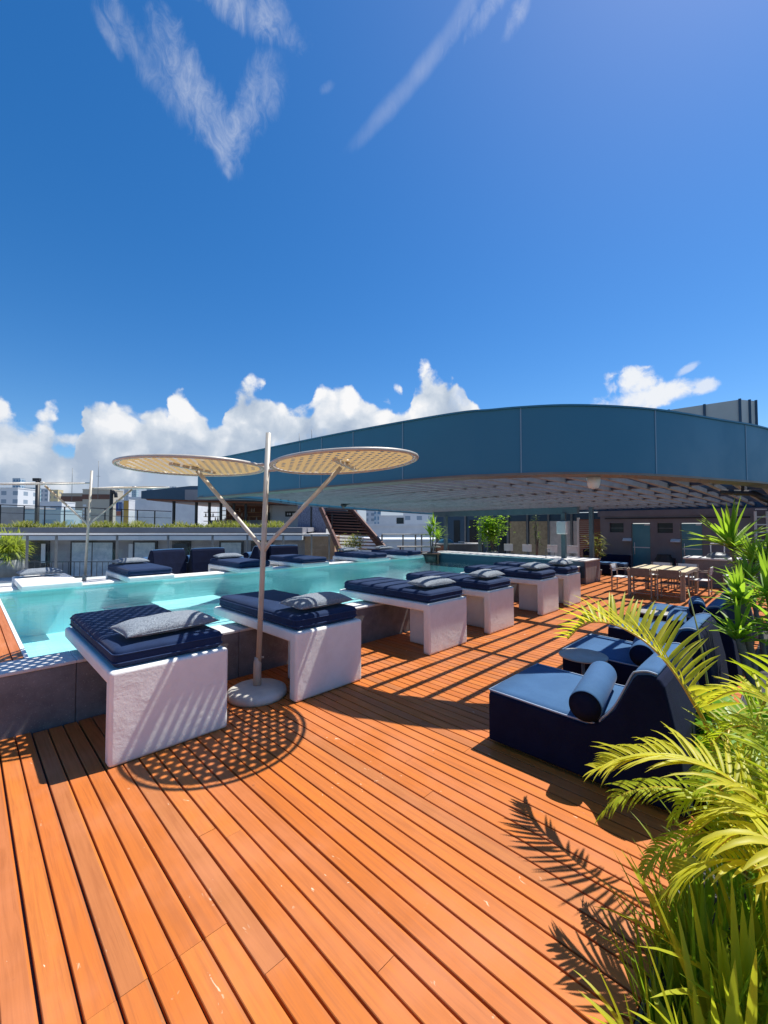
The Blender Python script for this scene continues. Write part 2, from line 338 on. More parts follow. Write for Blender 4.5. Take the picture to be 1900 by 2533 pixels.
M['palmy'] = leaf('yellow_palm_leaflet', (.50, .52, .028), (.68, .63, .06), (.88, .88, .05), .48, .46)
M['rachis'] = varied('yellow_stalk', (.50, .34, .03), (.40, .32, .04), 20, .4)
M['palmstem'] = varied('green_stalk', (.13, .17, .03), (.20, .22, .05), 14, .5)
M['strap'] = leaf('strap_leaf', (.10, .24, .018), (.24, .37, .03), (.42, .68, .03), .48, .48)
M['strapy'] = leaf('bright_strap_leaf', (.36, .46, .022), (.50, .54, .035), (.78, .86, .05), .48, .48)
M['drac'] = leaf('sword_leaf', (.12, .27, .022), (.26, .42, .04), (.50, .78, .05), .5)
M['broad'] = leaf('broad_leaf', (.12, .30, .015), (.22, .42, .02), (.46, .76, .03), .5, .32)
M['bush'] = leaf('bush_leaf', (.045, .09, .018), (.10, .16, .03), (.18, .30, .04))
M['dry'] = leaf('roof_plant_leaf', (.09, .16, .03), (.38, .33, .07), (.34, .40, .06))
M['trunk'] = varied('grey_bark', (.22, .19, .16), (.13, .11, .09), 18, .85, 40, .5, .01)
M['soil'] = varied('dark_soil', (.035, .025, .018), (.08, .06, .045), 9, .95, 30, .6, .03)
M['pot'] = varied('grey_pot', (.22, .22, .22), (.28, .28, .28), 6, .7)
M['ground'] = varied('city_ground', (.20, .20, .19), (.30, .29, .27), .02, .9)
M['whitebalu'] = M['white']
def tower(name, wall, win, sx, sz, wx=.55, wz=.5):
    m, b, bs = mat(name, wall, .7); p = objco(b); sp = b.n('ShaderNodeSeparateXYZ'); b.t.links.new(p, sp.inputs[0])
    u = b.m('FRACT', b.m('DIVIDE', b.m('ADD', sp.outputs[0], sp.outputs[1]), sx)); v = b.m('FRACT', b.m('DIVIDE', sp.outputs[2], sz))
    f = b.m('MULTIPLY', b.m('LESS_THAN', u, wx), b.m('LESS_THAN', v, wz))
    b.put(bs.inputs['Base Color'], b.mix(f, (*wall, 1), (*win, 1))); return m
# ---------------------------------------------------------------- mesh helpers
class MB:
    """collects shapes (in the owner's local space) into ONE mesh object"""
    def __init__(s): s.v = []; s.f = []; s.sm = []
    def add(s, vs, fs, sm=False):
        o = len(s.v); s.v += [tuple(p) for p in vs]; s.f += [tuple(i+o for i in f) for f in fs]; s.sm += [sm]*len(fs); return s
    def box(s, x0, x1, y0, y1, z0, z1):
        v = [(x, y, z) for z in (z0, z1) for x, y in ((x0, y0), (x1, y0), (x1, y1), (x0, y1))]
        return s.add(v, [(3, 2, 1, 0), (4, 5, 6, 7), (0, 1, 5, 4), (1, 2, 6, 5), (2, 3, 7, 6), (3, 0, 4, 7)])
    def bar(s, a, b, w, h=None, up=(0, 0, 1)):
        a, b = Vector(a), Vector(b); h = h or w; t = (b-a).normalized(); u = Vector(up)
        if abs(t.dot(u)) > .98: u = Vector((1, 0, 0))
        r = t.cross(u).normalized(); u = r.cross(t)
        q = [r*(sx*w/2)+u*(sz*h/2) for sx, sz in ((-1, -1), (1, -1), (1, 1), (-1, 1))]
        return s.add([a+k for k in q]+[b+k for k in q], [(0, 1, 2, 3), (7, 6, 5, 4), (0, 4, 5, 1), (1, 5, 6, 2), (2, 6, 7, 3), (3, 7, 4, 0)])
    def tube(s, path, r, n=10, cap=True, closed=False):
        P = [Vector(p) for p in path]; R = r if isinstance(r, (list, tuple)) else [r]*len(P)
        vs = []; N = len(P); up = None
        for i, p in enumerate(P):
            if closed: t = (P[(i+1) % N]-P[i-1]).normalized()
            else: t = (P[min(i+1, N-1)]-P[max(i-1, 0)]).normalized()
            if up is None:
                up = Vector((0, 0, 1)) if abs(t.z) < .9 else Vector((1, 0, 0))
            a = t.cross(up).normalized(); up = a.cross(t).normalized()
            vs += [p+(a*math.cos(k*2*math.pi/n)+up*math.sin(k*2*math.pi/n))*R[i] for k in range(n)]
        fs = []
        for i in range(N if closed else N-1):
            j = (i+1) % N
            fs += [(i*n+k, i*n+(k+1) % n, j*n+(k+1) % n, j*n+k) for k in range(n)]
        if cap and not closed: fs += [tuple(reversed(range(n))), tuple(range((N-1)*n, N*n))]
        return s.add(vs, fs, True)
    def lathe(s, prof, c=(0, 0, 0), n=32):
        vs = []; c = Vector(c)
        for r, z in prof: vs += [c+Vector((r*math.cos(k*2*math.pi/n), r*math.sin(k*2*math.pi/n), z)) for k in range(n)]
        fs = []
        for i in range(len(prof)-1): fs += [(i*n+k, i*n+(k+1) % n, (i+1)*n+(k+1) % n, (i+1)*n+k) for k in range(n)]
        fs += [tuple(reversed(range(n))), tuple(range((len(prof)-1)*n, len(prof)*n))]
        return s.add(vs, fs, True)
    def prism(s, poly, axis, a, b):
        """poly of 2-D points extruded along axis (0: yz, 1: xz, 2: xy)"""
        def p3(p, k): return {0: (k, p[0], p[1]), 1: (p[0], k, p[1]), 2: (p[0], p[1], k)}[axis]
        n = len(poly); vs = [p3(p, a) for p in poly]+[p3(p, b) for p in poly]
        fs = [tuple(range(n)), tuple(reversed(range(n, 2*n)))]+[(i, i+n, (i+1) % n+n, (i+1) % n) for i in range(n)]
        return s.add(vs, fs)
    def build(s, name, m, parent=None, bevel=0, seg=2, smooth=None, loc=None):
        me = bpy.data.meshes.new(name); me.from_pydata(s.v, [], s.f); me.update()
        import bmesh
        bm = bmesh.new(); bm.from_mesh(me); bmesh.ops.recalc_face_normals(bm, faces=bm.faces); bm.to_mesh(me); bm.free()
        for i, p in enumerate(me.polygons): p.use_smooth = (s.sm[i] if smooth is None else smooth)
        o = bpy.data.objects.new(name, me); COL.objects.link(o); me.materials.append(M[m] if isinstance(m, str) else m)
        if parent is not None: o.parent = parent
        if loc is not None: o.location = loc
        if bevel:
            bv = o.modifiers.new('bevel', 'BEVEL'); bv.width = bevel; bv.segments = seg; bv.limit_method = 'ANGLE'; bv.angle_limit = math.radians(40)
        return o
def tag(o, label=None, cat=None, group=None, kind=None):
    if label: o['label'] = label
    if cat: o['category'] = cat
    if group: o['group'] = group
    if kind: o['kind'] = kind
    return o
def thing(name, label, cat, loc=(0, 0, 0), rz=0.0, group=None):
    o = bpy.data.objects.new(name, None); COL.objects.link(o); o.location = loc; o.rotation_euler = (0, 0, rz)
    o.empty_display_size = .1
    return tag(o, label, cat, group)
KIDS = {}
def copy_tree(o, loc=None, rz=None, label=None, group=None, parent=None):
    c = o.copy(); COL.objects.link(c)
    if parent is not None: c.parent = parent
    if loc is not None: c.location = loc
    if rz is not None: c.rotation_euler = (0, 0, rz)
    if label: c['label'] = label
    if group: c['group'] = group
    for ch in [x for x in COL.objects if x.parent == o]: copy_tree(ch, parent=c)
    return c
def structure(o): o['kind'] = 'structure'; return o
def stuff(o): o['kind'] = 'stuff'; return o
def catmull(pts, n):
    P = [Vector(p) for p in pts]; P = [P[0]*2-P[1]]+P+[P[-1]*2-P[-2]]; out = []
    for i in range(1, len(P)-2):
        for k in range(n):
            t = k/n; a, b, c, d = P[i-1:i+3]
            out.append(.5*((2*b)+(c-a)*t+(2*a-5*b+4*c-d)*t*t+(3*b-a-3*c+d)*t**3))
    out.append(P[-2]); return out
# ---------------------------------------------------------------- ground, deck, pool
structure(MB().box(-4000, 4000, -4000, 4000, -14.5, -14).build('ground', 'ground'))
dk = MB(); rr = random.Random(3)
BP = .117; GAP = .012; X0 = .0236-20*BP
joints = {}
for i in range(0, 196):
    xa = X0+i*BP+GAP/2; xb = X0+(i+1)*BP-GAP/2; xm = (xa+xb)/2
    yend = 5.15 if .5 < xm < 14.4 else (7.6 if xm <= .5 else 9.0)
    ylo = .503 if xm > 1.6 else -2.4
    cuts = [ylo]
    y = ylo+rr.uniform(1.2, 4.6)
    if .42 < xm < .98: y = 2.035          # the row of butt joints in the foreground
    while y < yend-.4:
        cuts.append(y); y += rr.choice((3.3, 4.0, 4.6, 5.2))+(rr.uniform(-.2, .2) if not .42 < xm < .98 else 0)
    cuts.append(yend)
    for a, b in zip(cuts[:-1], cuts[1:]):
        j = rr.uniform(-.0012, .0012); zt = rr.uniform(-.0012, .0008)
        e = .003; g = .0012
        vs = []
        A, Bq = a+g, b-g
        for yy in (A, Bq):
            vs += [(xa+j, yy, -.028), (xa+j, yy, zt-e), (xa+j+e, yy, zt), (xb+j-e, yy, zt), (xb+j, yy, zt-e), (xb+j, yy, -.028)]
        dk.add(vs, [(0, 1, 7, 6), (1, 2, 8, 7), (2, 3, 9, 8), (3, 4, 10, 9), (4, 5, 11, 10), (0, 5, 4, 3, 2, 1), (6, 7, 8, 9, 10, 11)])
structure(dk.build('deck', 'deck'))
structure(MB().box(-3, 24, -3, 5.1, -.5, -.030).build('deck_base', 'black'))
PX0, PX1, PY0, PY1 = .50, 14.5, 5.19, 12.0     # outer pool walls
NI, FI = 5.62, 11.62                           # inner faces
WL = .535
t = thing('pool_wall', 'dark speckled concrete wall holding up the deck side of the pool', 'pool wall', (0, PY0, 0))
segs = [-1.2, .83, 2.55, 4.2, 5.9, 7.6, 9.3, 11.0, 12.7, 14.5]
for a, b in zip(segs[:-1], segs[1:]):
    MB().box(a+.002, b-.002, 0, .40, -.1, .565).build('slab', 'concrete', t, .006, 1)
    MB().box(a+.001, b-.001, -.012, .43, .567, .60).build('coping', 'coping', t, .006, 1)
t = thing('far_pool_wall', 'white coping wall along the far side of the pool', 'pool wall', (0, FI, 0))
MB().box(-1.2, 14.5, .02, .5, -.5, .55).build('wall', 'coping_white', t)
MB().box(-1.2, 14.5, 0, .55, .552, .62).build('coping', 'coping_white', t, .03, 3)
structure(MB().box(.50, 14.6, NI, FI, -.42, -.40).build('pool_floor', 'tile'))
pw = MB()
pw.box(.50, 14.6, NI-.03, NI, -.4, .56); pw.box(.50, 14.6, FI, FI+.018, -.4, .56); pw.box(.47, .50, NI-.03, FI, -.4, .575); pw.box(14.6, 14.63, NI, FI, -.4, .56)
structure(pw.build('pool_lining', 'tile'))
# two broad shallow steps and a lane mark inside the pool
structure(MB().box(2.3, 5.4, 10.3, FI, -.4, .02).build('pool_step', 'tile'))
structure(MB().add([(.5, NI, WL), (14.6, NI, WL), (14.6, FI, WL), (.5, FI, WL)], [(0, 1, 2, 3)]).build('pool_water', 'water'))
# wooden terrace at the left end of the pool, level with the coping
tb = MB()
for i in range(22):
    tb.box(.49-(i+1)*.117+.005, .49-i*.117-.005, NI-.2, 11.5, .55, .592)
structure(tb.build('side_terrace', 'deck'))
structure(MB().box(-2.2, .47, NI, 11.5, -.1, .545).build('side_terrace_base', 'black'))
structure(MB().box(.462, .498, NI, FI, .56, .60).build('pool_end_edge', 'coping_white'))
# far terrace
structure(MB().box(-6, 22, 12.15, 16.2, -.6, .30).build('far_terrace', 'coping'))
# ---------------------------------------------------------------- benches, mattresses, pillows
def bench_body(L=2.16, wd=.985, hgt=.766):
    m = MB()
    # slab and front leg as one moulded plaster L, gently uneven
    sl_, lg = .125, .135
    prof = [(0, 0), (lg, 0), (lg, hgt-sl_), (L, hgt-sl_), (L, hgt), (0, hgt)]
    m.prism(prof, 0, 0, wd)
    m.box(.345, .66, lg-.002, .72, 0, hgt-sl_+.002)
    return m
def soften(o, w, seg, lvl=0):
    b = o.modifiers.new('bevel', 'BEVEL'); b.width = w; b.segments = seg; b.limit_method = 'ANGLE'; b.angle_limit = math.radians(40)
    for p in o.data.polygons: p.use_smooth = True
    try:
        o.modifiers.new('wn', 'WEIGHTED_NORMAL').keep_sharp = True
    except Exception: pass
def mattress_mesh(w=.92, l=2.02, h=.165):
    """a rounded, slightly puffed cushion"""
    m = MB(); nx, ny, nz = 14, 26, 5; r = .055
    def pt(u, v, s):   # u,v,s in -1..1 on a box; round and puff
        p = Vector((u*w/2, v*l/2, s*h/2)); c = Vector((max(-w/2+r, min(w/2-r, p.x)), max(-l/2+r, min(l/2-r, p.y)), max(-h/2+r, min(h/2-r, p.z))))
        d = p-c
        if d.length > 1e-6: p = c+d.normalized()*r if (abs(d.x) > 1e-5)+(abs(d.y) > 1e-5)+(abs(d.z) > 1e-5) > 1 else p
        puff = .010*(1-u*u)*(1-v*v)*s + .003*noise.noise(Vector((u*3, v*5, s)))
        return p+Vector((0, 0, puff))
    def face(fn, na, nb):
        vs = [fn(2*i/na-1, 2*j/nb-1) for j in range(nb+1) for i in range(na+1)]
        m.add(vs, [(j*(na+1)+i, j*(na+1)+i+1, (j+1)*(na+1)+i+1, (j+1)*(na+1)+i) for j in range(nb) for i in range(na)], True)
    e = lambda t: math.copysign(abs(t)**.6, t)     # crowd the samples towards the edges
    face(lambda a, b: pt(e(a), e(b), 1), nx, ny); face(lambda a, b: pt(e(a), e(b), -1), nx, ny)
    face(lambda a, b: pt(e(a), 1, e(b)), nx, nz+3); face(lambda a, b: pt(e(a), -1, e(b)), nx, nz+3)
    face(lambda a, b: pt(1, e(a), e(b)), ny, nz+3); face(lambda a, b: pt(-1, e(a), e(b)), ny, nz+3)
    return m
def weld(o):
    import bmesh
    bm = bmesh.new(); bm.from_mesh(o.data); bmesh.ops.remove_doubles(bm, verts=bm.verts, dist=.0006); bmesh.ops.recalc_face_normals(bm, faces=bm.faces); bm.to_mesh(o.data); bm.free()
    for p in o.data.polygons: p.use_smooth = True
def pillow_mesh(w=.84, d=.44, h=.17, sd=1):
    m = MB(); na, nb = 30, 18; rg = random.Random(sd); ph = rg.random()*9
    for s in (1, -1):
        vs = []
        for j in range(nb+1):
            for i in range(na+1):
                u, v = 2*i/na-1, 2*j/nb-1
                prof = max(0, (1-abs(u)**3.0))**.55*max(0, (1-abs(v)**2.4))**.6
                pin = 1-.05*(1-v*v)*abs(u)**6-.0*u
                x = u*w/2*(1-.05*(1-abs(v)**2)); y = v*d/2*(1-.07*(1-abs(u)**2))
                z = s*h/2*prof*(1 if s > 0 else .55)+.012*noise.noise(Vector((u*2.2+ph, v*2.2, s*2)))*prof+.006*noise.noise(Vector((u*7+ph, v*7, s*2)))*prof
                vs.append((x, y, z))
        m.add(vs, [(j*(na+1)+i, j*(na+1)+i+1, (j+1)*(na+1)+i+1, (j+1)*(na+1)+i) for j in range(nb) for i in range(na)], True)
    return m
def border(w, l, z, r, rad, n=5):
    pts = []
    for cx, cy, a0 in ((w/2-rad, l/2-rad, 0), (-w/2+rad, l/2-rad, 90), (-w/2+rad, -l/2+rad, 180), (w/2-rad, -l/2+rad, 270)):
        for k in range(n+1):
            a_ = math.radians(a0+90*k/n); pts.append((cx+rad*math.cos(a_), cy+rad*math.sin(a_), z))
    return MB().tube(pts, r, 6, closed=True)
def make_bench(label, loc, group, sx=1.0):
    o = bench_body().build('plaster_bench', 'plaster'); soften(o, .032, 4); o.location = loc; o.scale = (sx, 1, 1)
    return tag(o, label, 'bench', group)
def make_mattress(label, loc, group, sx=1.0, rz=0):
    o = mattress_mesh().build('mattress', 'navy'); weld(o); o.location = loc; o.scale = (sx, 1, 1); o.rotation_euler.z = rz
    border(.925, 2.025, .035, .006, .05).build('piping', 'navy_pipe', o)
    border(.925, 2.025, -.035, .006, .05).build('piping', 'navy_pipe', o)
    return tag(o, label, 'mattress', group)
def make_pillow(label, loc, rz, group, tilt=0, sd=1, w=.84):
    o = pillow_mesh(w, .44, .19, sd).build('pillow', 'pillow'); weld(o); o.location = loc; o.rotation_euler = (tilt, 0, rz)
    border(w*.955, .44*.94, 0, .005, .03).build('piping', 'pillow', o)
    return tag(o, label, 'pillow', group)
NB_ = [(.853, 1.0), (2.60, 1.0), (4.95, 1.02), (6.67, .92), (8.86, .86), (10.30, .80)]
bl = ['plaster bench nearest the camera, dappled with parasol shade left of the round parasol base',
      'plaster bench just right of the round parasol base, slanted shadow on its front',
      'third plaster bench from the camera, the first beyond the dark shadow band',
      'fourth plaster bench from the camera on the deck side of the pool',
      'fifth plaster bench from the camera on the deck side, second from the pool bar',
      'plaster bench on the deck side closest to the pool bar end wall']
ml = ['navy mattress dotted with light from the parasol, on the nearest bench',
      'navy mattress on the bench right of the parasol pole, plain sunlit with one dark stripe',
      'navy mattress with striped slat shade on the third bench from the camera',
      'navy striped-shade mattress on the fourth deck side bench, behind the third',
      'navy mattress on the fifth deck side bench, next before the bench at the bar',
      'navy mattress on the deck side bench nearest the pool bar']
pl = ['long heather grey pillow on the nearest bench, half in dappled parasol shade',
      'long heather grey pillow on the mattress right of the parasol pole',
      'heather grey pillow with one stripe of shade on the third deck side bench',
      'heather grey pillow on the fourth deck side bench, seen over the third bench',
      'heather grey pillow on the fifth deck side bench, second from the bar end wall',
      'heather grey pillow on the bench nearest the bar end wall']
for i, (x, sx) in enumerate(NB_):
    make_bench(bl[i], (x, 3.95, 0), 'plaster benches along the deck side of the pool', sx)
    make_mattress(ml[i], (x+.4925*sx, 3.95+.045+1.01, .766+.083), 'navy mattresses on the deck side benches', sx)
    make_pillow(pl[i], (x+.54*sx, 3.95+.36+(.02, -.02, .03, 0, .02, 0)[i], 1.005), (.10, .06, .0, .05, -.03, .04)[i], 'grey pillows on the deck side benches', .05, i+1, .86 if i < 2 else .80*sx)
FB = [(.80, 'bare'), (2.66, ''), (5.36, ''), (7.42, ''), (10.25, ''), (12.25, '')]
fl = ['white plaster bench without a mattress on the far pool edge, leftmost in the photo',
      'far plaster bench with a big navy mattress, right of the thin far parasol pole',
      'far plaster bench seen just left of the near parasol pole',
      'far plaster bench seen just right of the near parasol pole',
      'far plaster bench in front of the foot of the brown staircase',
      'farthest plaster bench across the pool, right of the staircase foot']
fm_ = [None, 'navy mattress on the far bench right of the thin far parasol pole',
       'navy mattress on the far bench just left of the near parasol pole',
       'navy mattress on the far bench just right of the near parasol pole',
       'navy mattress on the far bench before the staircase foot',
       'navy mattress on the farthest bench, right of the staircase foot']
fp = ['mottled dark grey pillow lying behind the bare far bench at the left edge',
      'grey pillow on the far mattress right of the thin far parasol pole',
      'grey pillow on the far mattress just left of the near parasol pole',
      None, 'grey pillow on the far mattress before the staircase foot',
      'grey pillow on the farthest mattress, right of the staircase foot']
for i, (x, k) in enumerate(FB):
    o = make_bench(fl[i], (x+1.02, 13.05, 0), 'plaster benches along the far side of the pool', 1.03); o.rotation_euler.z = math.pi
    if fm_[i]: make_mattress(fm_[i], (x+.51, 13.05-.05-1.01, .766+.083), 'navy mattresses on the far benches', 1.04)
    if fp[i]:
        make_pillow(fp[i], (x+.48, 12.65, 1.0 if i else .86), math.pi+(.1, .12, -.05, 0, .06, -.04)[i], 'grey pillows on the far benches', -.05, i+11, .84)
# ---------------------------------------------------------------- parasols
R_D = .815; DZ = 2.66
def disc_mesh(R=R_D-.05, pitch=.098, hr=.0225):
    m = MB(); n = int(R/pitch)+2; th = .006
    def cl(x, y):
        r = math.hypot(x, y)
        return (x*R/r, y*R/r) if r > R else (x, y)
    for jr in range(-n, n+1):
        for ir in range(-n, n+1):
            x0 = (ir+(.5 if jr % 2 else 0))*pitch; y0 = jr*pitch*.88; hx, hy = pitch/2, pitch*.44
            corners = [(x0+a*hx, y0+b*hy) for a, b in ((-1, -1), (0, -1), (1, -1), (1, 0), (1, 1), (0, 1), (-1, 1), (-1, 0))]
            if all(math.hypot(*c) > R for c in corners): continue
            full = all(math.hypot(*c) < R-.004 for c in corners)
            co = [cl(*c) for c in corners]
            if full:
                # crescent-like opening
                ho = []
                for k in range(8):
                    an = math.radians(-135+45*k); rx = hr*(1.15 if k in (0, 2, 3, 7, 1) else .95)
                    ho.append((x0+rx*math.cos(an), y0+rx*.9*math.sin(an)+(.004 if k == 1 else 0)))
                vs = [(*c, 0) for c in co]+[(*c, 0) for c in ho]
                m.add(vs, [(k, (k+1) % 8, 8+(k+1) % 8, 8+k) for k in range(8)])
            else:
                m.add([(*c, 0) for c in co], [tuple(range(8))])
    return m
def make_parasol(label, loc, dirang, group, lean_=Vector((0, 0, 0))):
    U = lambda z: Vector((0, 0, z))+lean_*z
    t = thing('disc_parasol', label, 'parasol', loc, 0, group)
    MB().lathe([(.325, 0), (.335, .03), (.325, .07), (.28, .095), (.12, .112), (.06, .118)], n=48).build('base', 'base', t)
    MB().lathe([(.045, .10), (.045, .36), (.038, .40), (.030, .41)], n=20).build('socket', 'pole', t)
    p = MB(); p.tube([U(.38), U(3.04)], .0305, 16); p.lathe([(.034, .37), (.036, .40), (.034, .43)], n=16)
    p.build('pole', 'pole', t)
    MB().tube([(.048, 0, .42), (.075, -.01, .42)], .012, 8).build('knob', 'pole', t)
    c, s_ = math.cos(dirang), math.sin(dirang)
    for sg in (1, -1):
        D = Vector((c, s_, 0))*sg
        off = R_D+.13
        st = MB(); st.tube([U(1.66)+D*.01, U(1.74)+D*.06, D*off*.95+U(DZ-.05)], .0245, 12)
        st.build('strut', 'pole', t)
        cr = D*off+U(DZ)
        dsc = disc_mesh().build('shade_disc', 'shade', t, loc=cr)
        N = 72
        MB().tube([(R_D*math.cos(k*2*math.pi/N), R_D*math.sin(k*2*math.pi/N), 0) for k in range(N)], .020, 8, closed=True).build('rim', 'rim', dsc)
        zz = []
        for k in range(96):
            a_ = k*2*math.pi/96; q_ = R_D if k % 2 else R_D-.053
            zz.append((q_*math.cos(a_), q_*math.sin(a_), 0))
        sp = MB().tube(zz, .0035, 4, closed=True)
        sp.build('lacing', 'rim', dsc)
        w = Vector((-s_, c, 0))
        MB().bar(w*-.42, w*.42, .045, .03).build('spreader', 'rim', dsc, loc=(0, 0, -.02))
        MB().tube([D*-(off-.02)+Vector((0, 0, -.0)), D*-(R_D-.02)], .018, 8).build('bracket', 'pole', dsc)
        MB().lathe([(.06, 0), (.055, .02), (.02, .035)], n=16).build('cap', 'rim', dsc, loc=(0, 0, .008))
        # lean: the photo shows the discs slightly rolled
        dsc.rotation_euler = (0, 0, 0)
    return t
UDIR = math.atan2(3.59-4.44, 3.03-2.44)
par = make_parasol('twin disc straw parasol on a pale round base on the deck beside the nearest bench', (2.44-.03*RGT.x, 4.44-.03*RGT.y, 0), UDIR, 'twin disc parasols by the pool', RGT*.034)
def lean(par, ax):
    for o in [x for x in COL.objects if x.parent == par and x.name.startswith('shade_disc')]:
        o.rotation_mode = 'QUATERNION'; o.rotation_quaternion = ax
from mathutils import Quaternion
par2 = copy_tree(par, (2.13, 12.62, .30), math.radians(45), 'twin disc parasol on the far terrace with its discs seen edge-on')
for o in [x for x in COL.objects if x.parent == par and x.name.startswith('shade_disc')]:
    s1 = 1 if (o.location-Vector((0, 0, DZ))).dot(RGT) > 0 else -1
    o.rotation_mode = 'QUATERNION'; o.rotation_quaternion = Quaternion(FH, math.radians(-4.0 if s1 > 0 else -.5))
tow = Vector((2.13, 12.62, 0)).normalized()
for o in [x for x in COL.objects if x.parent == par2 and x.name.startswith('shade_disc')]:
    # tipped so that the near rim hangs lower
    o.rotation_mode = 'QUATERNION'; o.rotation_quaternion = Quaternion((0, 0, 1), math.radians(-45))@Quaternion(Vector((tow.y, -tow.x, 0)), math.radians(5.6))@Quaternion(tow, math.radians(-4.0))@Quaternion((0, 0, 1), math.radians(45))
# ---------------------------------------------------------------- canopy with slatted roof
near = [(3.75, 9.75), (3.93, 7.93), (4.12, 5.51), (4.32, 3.90), (4.49, 3.01), (4.63, 2.78-.02), (4.80, 2.40), (5.20, 1.86), (6.08, 1.24), (7.40, .70), (8.45, .30), (11.0, -.25), (15.0, -.7), (20.4, -.9)]
nearC = [p for p in catmull([(x, y, 0) for x, y in near], 8)]
# smooth it
for _ in range(6):
    nearC = [nearC[0]]+[(nearC[i-1]+nearC[i]*2+nearC[i+1])/4 for i in range(1, len(nearC)-1)]+[nearC[-1]]
farL = [Vector((3.75, 9.75, 0)), Vector((5.4, 9.95, 0)), Vector((7.6, 11.35, 0)), Vector((11.8, 13.0, 0)), Vector((20.4, 15.6, 0))]
farC = catmull(farL, 6)
ZB, ZT = 2.60, 3.40
can = thing('canopy', 'large curved blue metal canopy with a slatted underside shading the pool and deck', 'canopy', (0, 0, 0))
def offset_poly(P, d):
    out = []
    for i, p in enumerate(P):
        t_ = (P[min(i+1, len(P)-1)]-P[max(i-1, 0)]).normalized(); out.append(p+Vector((-t_.y, t_.x, 0))*d)
    return out
def wall_strip(P, Q, z0, z1):
    """closed box-section strip between outline P (outer) and Q (inner)"""
    m = MB(); n = len(P); vs = []
    for p, q in zip(P, Q): vs += [(p.x, p.y, z0), (p.x, p.y, z1), (q.x, q.y, z1), (q.x, q.y, z0)]
    m.add([vs[k] for k in range(4)]+[vs[4*(n-1)+k] for k in range(4)], [(0, 1, 2, 3), (7, 6, 5, 4)])
    for k in range(4):          # each side its own smooth sheet, so that the long edges stay crisp
        k2 = (k+1) % 4; sheet = []
        for i in range(n): sheet += [vs[4*i+k], vs[4*i+k2]]
        m.add(sheet, [(2*i, 2*i+1, 2*i+3, 2*i+2) for i in range(n-1)], True)
    return m
nIn = offset_poly(nearC, .05); nIn2 = offset_poly(nearC, .30); nOut = offset_poly(nearC, -.02)
# cut the fascia into panels between the seams the photo shows
def param_at(px):
    best = None
    for i, p in enumerate(nearC):
        v = Vector((p.x, p.y, ZB-CAM_Z+.4)); d = v.dot(FWD)
        x = 950+FPX*v.dot(RGT)/d
        if best is None or abs(x-px) < best[0]: best = (abs(x-px), i)
    return best[1]
cut = sorted(set([0]+[param_at(x) for x in (668, 742, 801, 868, 1007, 1286, 1622, 1848)]+[len(nearC)-1]))
for k in range(60, len(nearC)-1, 12):
    if all(abs(k-c) > 6 for c in cut): cut.append(k)
cut.sort()
for a, b in zip(cut[:-1], cut[1:]):
    o = wall_strip(nearC[a:b+1], nIn[a:b+1], ZB, ZT).build('fascia_panel', 'panel', can)
    if b < len(nearC)-1:
        q = nearC[b]; tq = (nearC[b+1]-nearC[b-1]).normalized(); nq = Vector((tq.y, -tq.x, 0))
        MB().bar(q+nq*.002+Vector((0, 0, ZB)), q+nq*.002+Vector((0, 0, ZT)), .014, .010, up=tuple(nq)).build('seam', 'seam', can)
wall_strip(nOut, nIn2, ZT+.001, ZT+.022).build('roof_edge', 'panel', can)
wall_strip(nOut, nIn2, ZB-.03, ZB-.002).build('soffit', 'soffit', can)
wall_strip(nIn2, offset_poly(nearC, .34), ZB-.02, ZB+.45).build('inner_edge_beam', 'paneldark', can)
fIn = offset_poly(farC, -.06); fIn2 = offset_poly(farC, -.26)
wall_strip(farC, fIn, ZB, ZT).build('far_fascia', 'panel', can)
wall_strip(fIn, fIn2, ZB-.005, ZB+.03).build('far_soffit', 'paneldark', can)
# slats along x, clipped to the outline
def xr(y):
    xs = []
    for P in (nIn2, fIn2):
        for a, b in zip(P[:-1], P[1:]):
            if (a.y-y)*(b.y-y) <= 0 and a.y != b.y: xs.append(a.x+(b.x-a.x)*(y-a.y)/(b.y-a.y))
    lo = min(xs) if xs else None
    return lo, 20.2
SZ0, SZ1 = 2.665, 2.755
nsl = 0
for k in range(0, 44):
    y = .10+k*.332
    xs = []
    for a, b in zip(nIn2[:-1], nIn2[1:]):
        if (a.y-y)*(b.y-y) <= 0 and a.y != b.y: xs.append(a.x+(b.x-a.x)*(y-a.y)/(b.y-a.y))
    for a, b in zip(fIn2[:-1], fIn2[1:]):
        if (a.y-y)*(b.y-y) <= 0 and a.y != b.y: xs.append(a.x+(b.x-a.x)*(y-a.y)/(b.y-a.y))
    if not xs: continue
    lo = max(xs) if y > 9.6 else min(xs)
    if lo > 19.8: continue
    MB().box(lo, 20.2, y-.036, y+.036, SZ0, SZ1).build('slat', 'slat', can)
for x, w, z0, z1 in ((7.05, .05, 2.70, 2.80), (9.42, .15, 2.695, 2.93), (11.5, .06, 2.70, 2.80), (13.4, .16, 2.695, 2.93), (16.9, .16, 2.695, 2.93)):
    ys = [1.0 if x < 8 else .2, 10.4 if x < 8 else 11.5]
    MB().box(x, x+w, ys[0], ys[1], z0, z1).build('crossbeam', 'slatdark', can)
MB().box(20.2, 20.32, -.7, 15.3, 2.58, 3.3).build('rear_beam', 'paneldark', can)
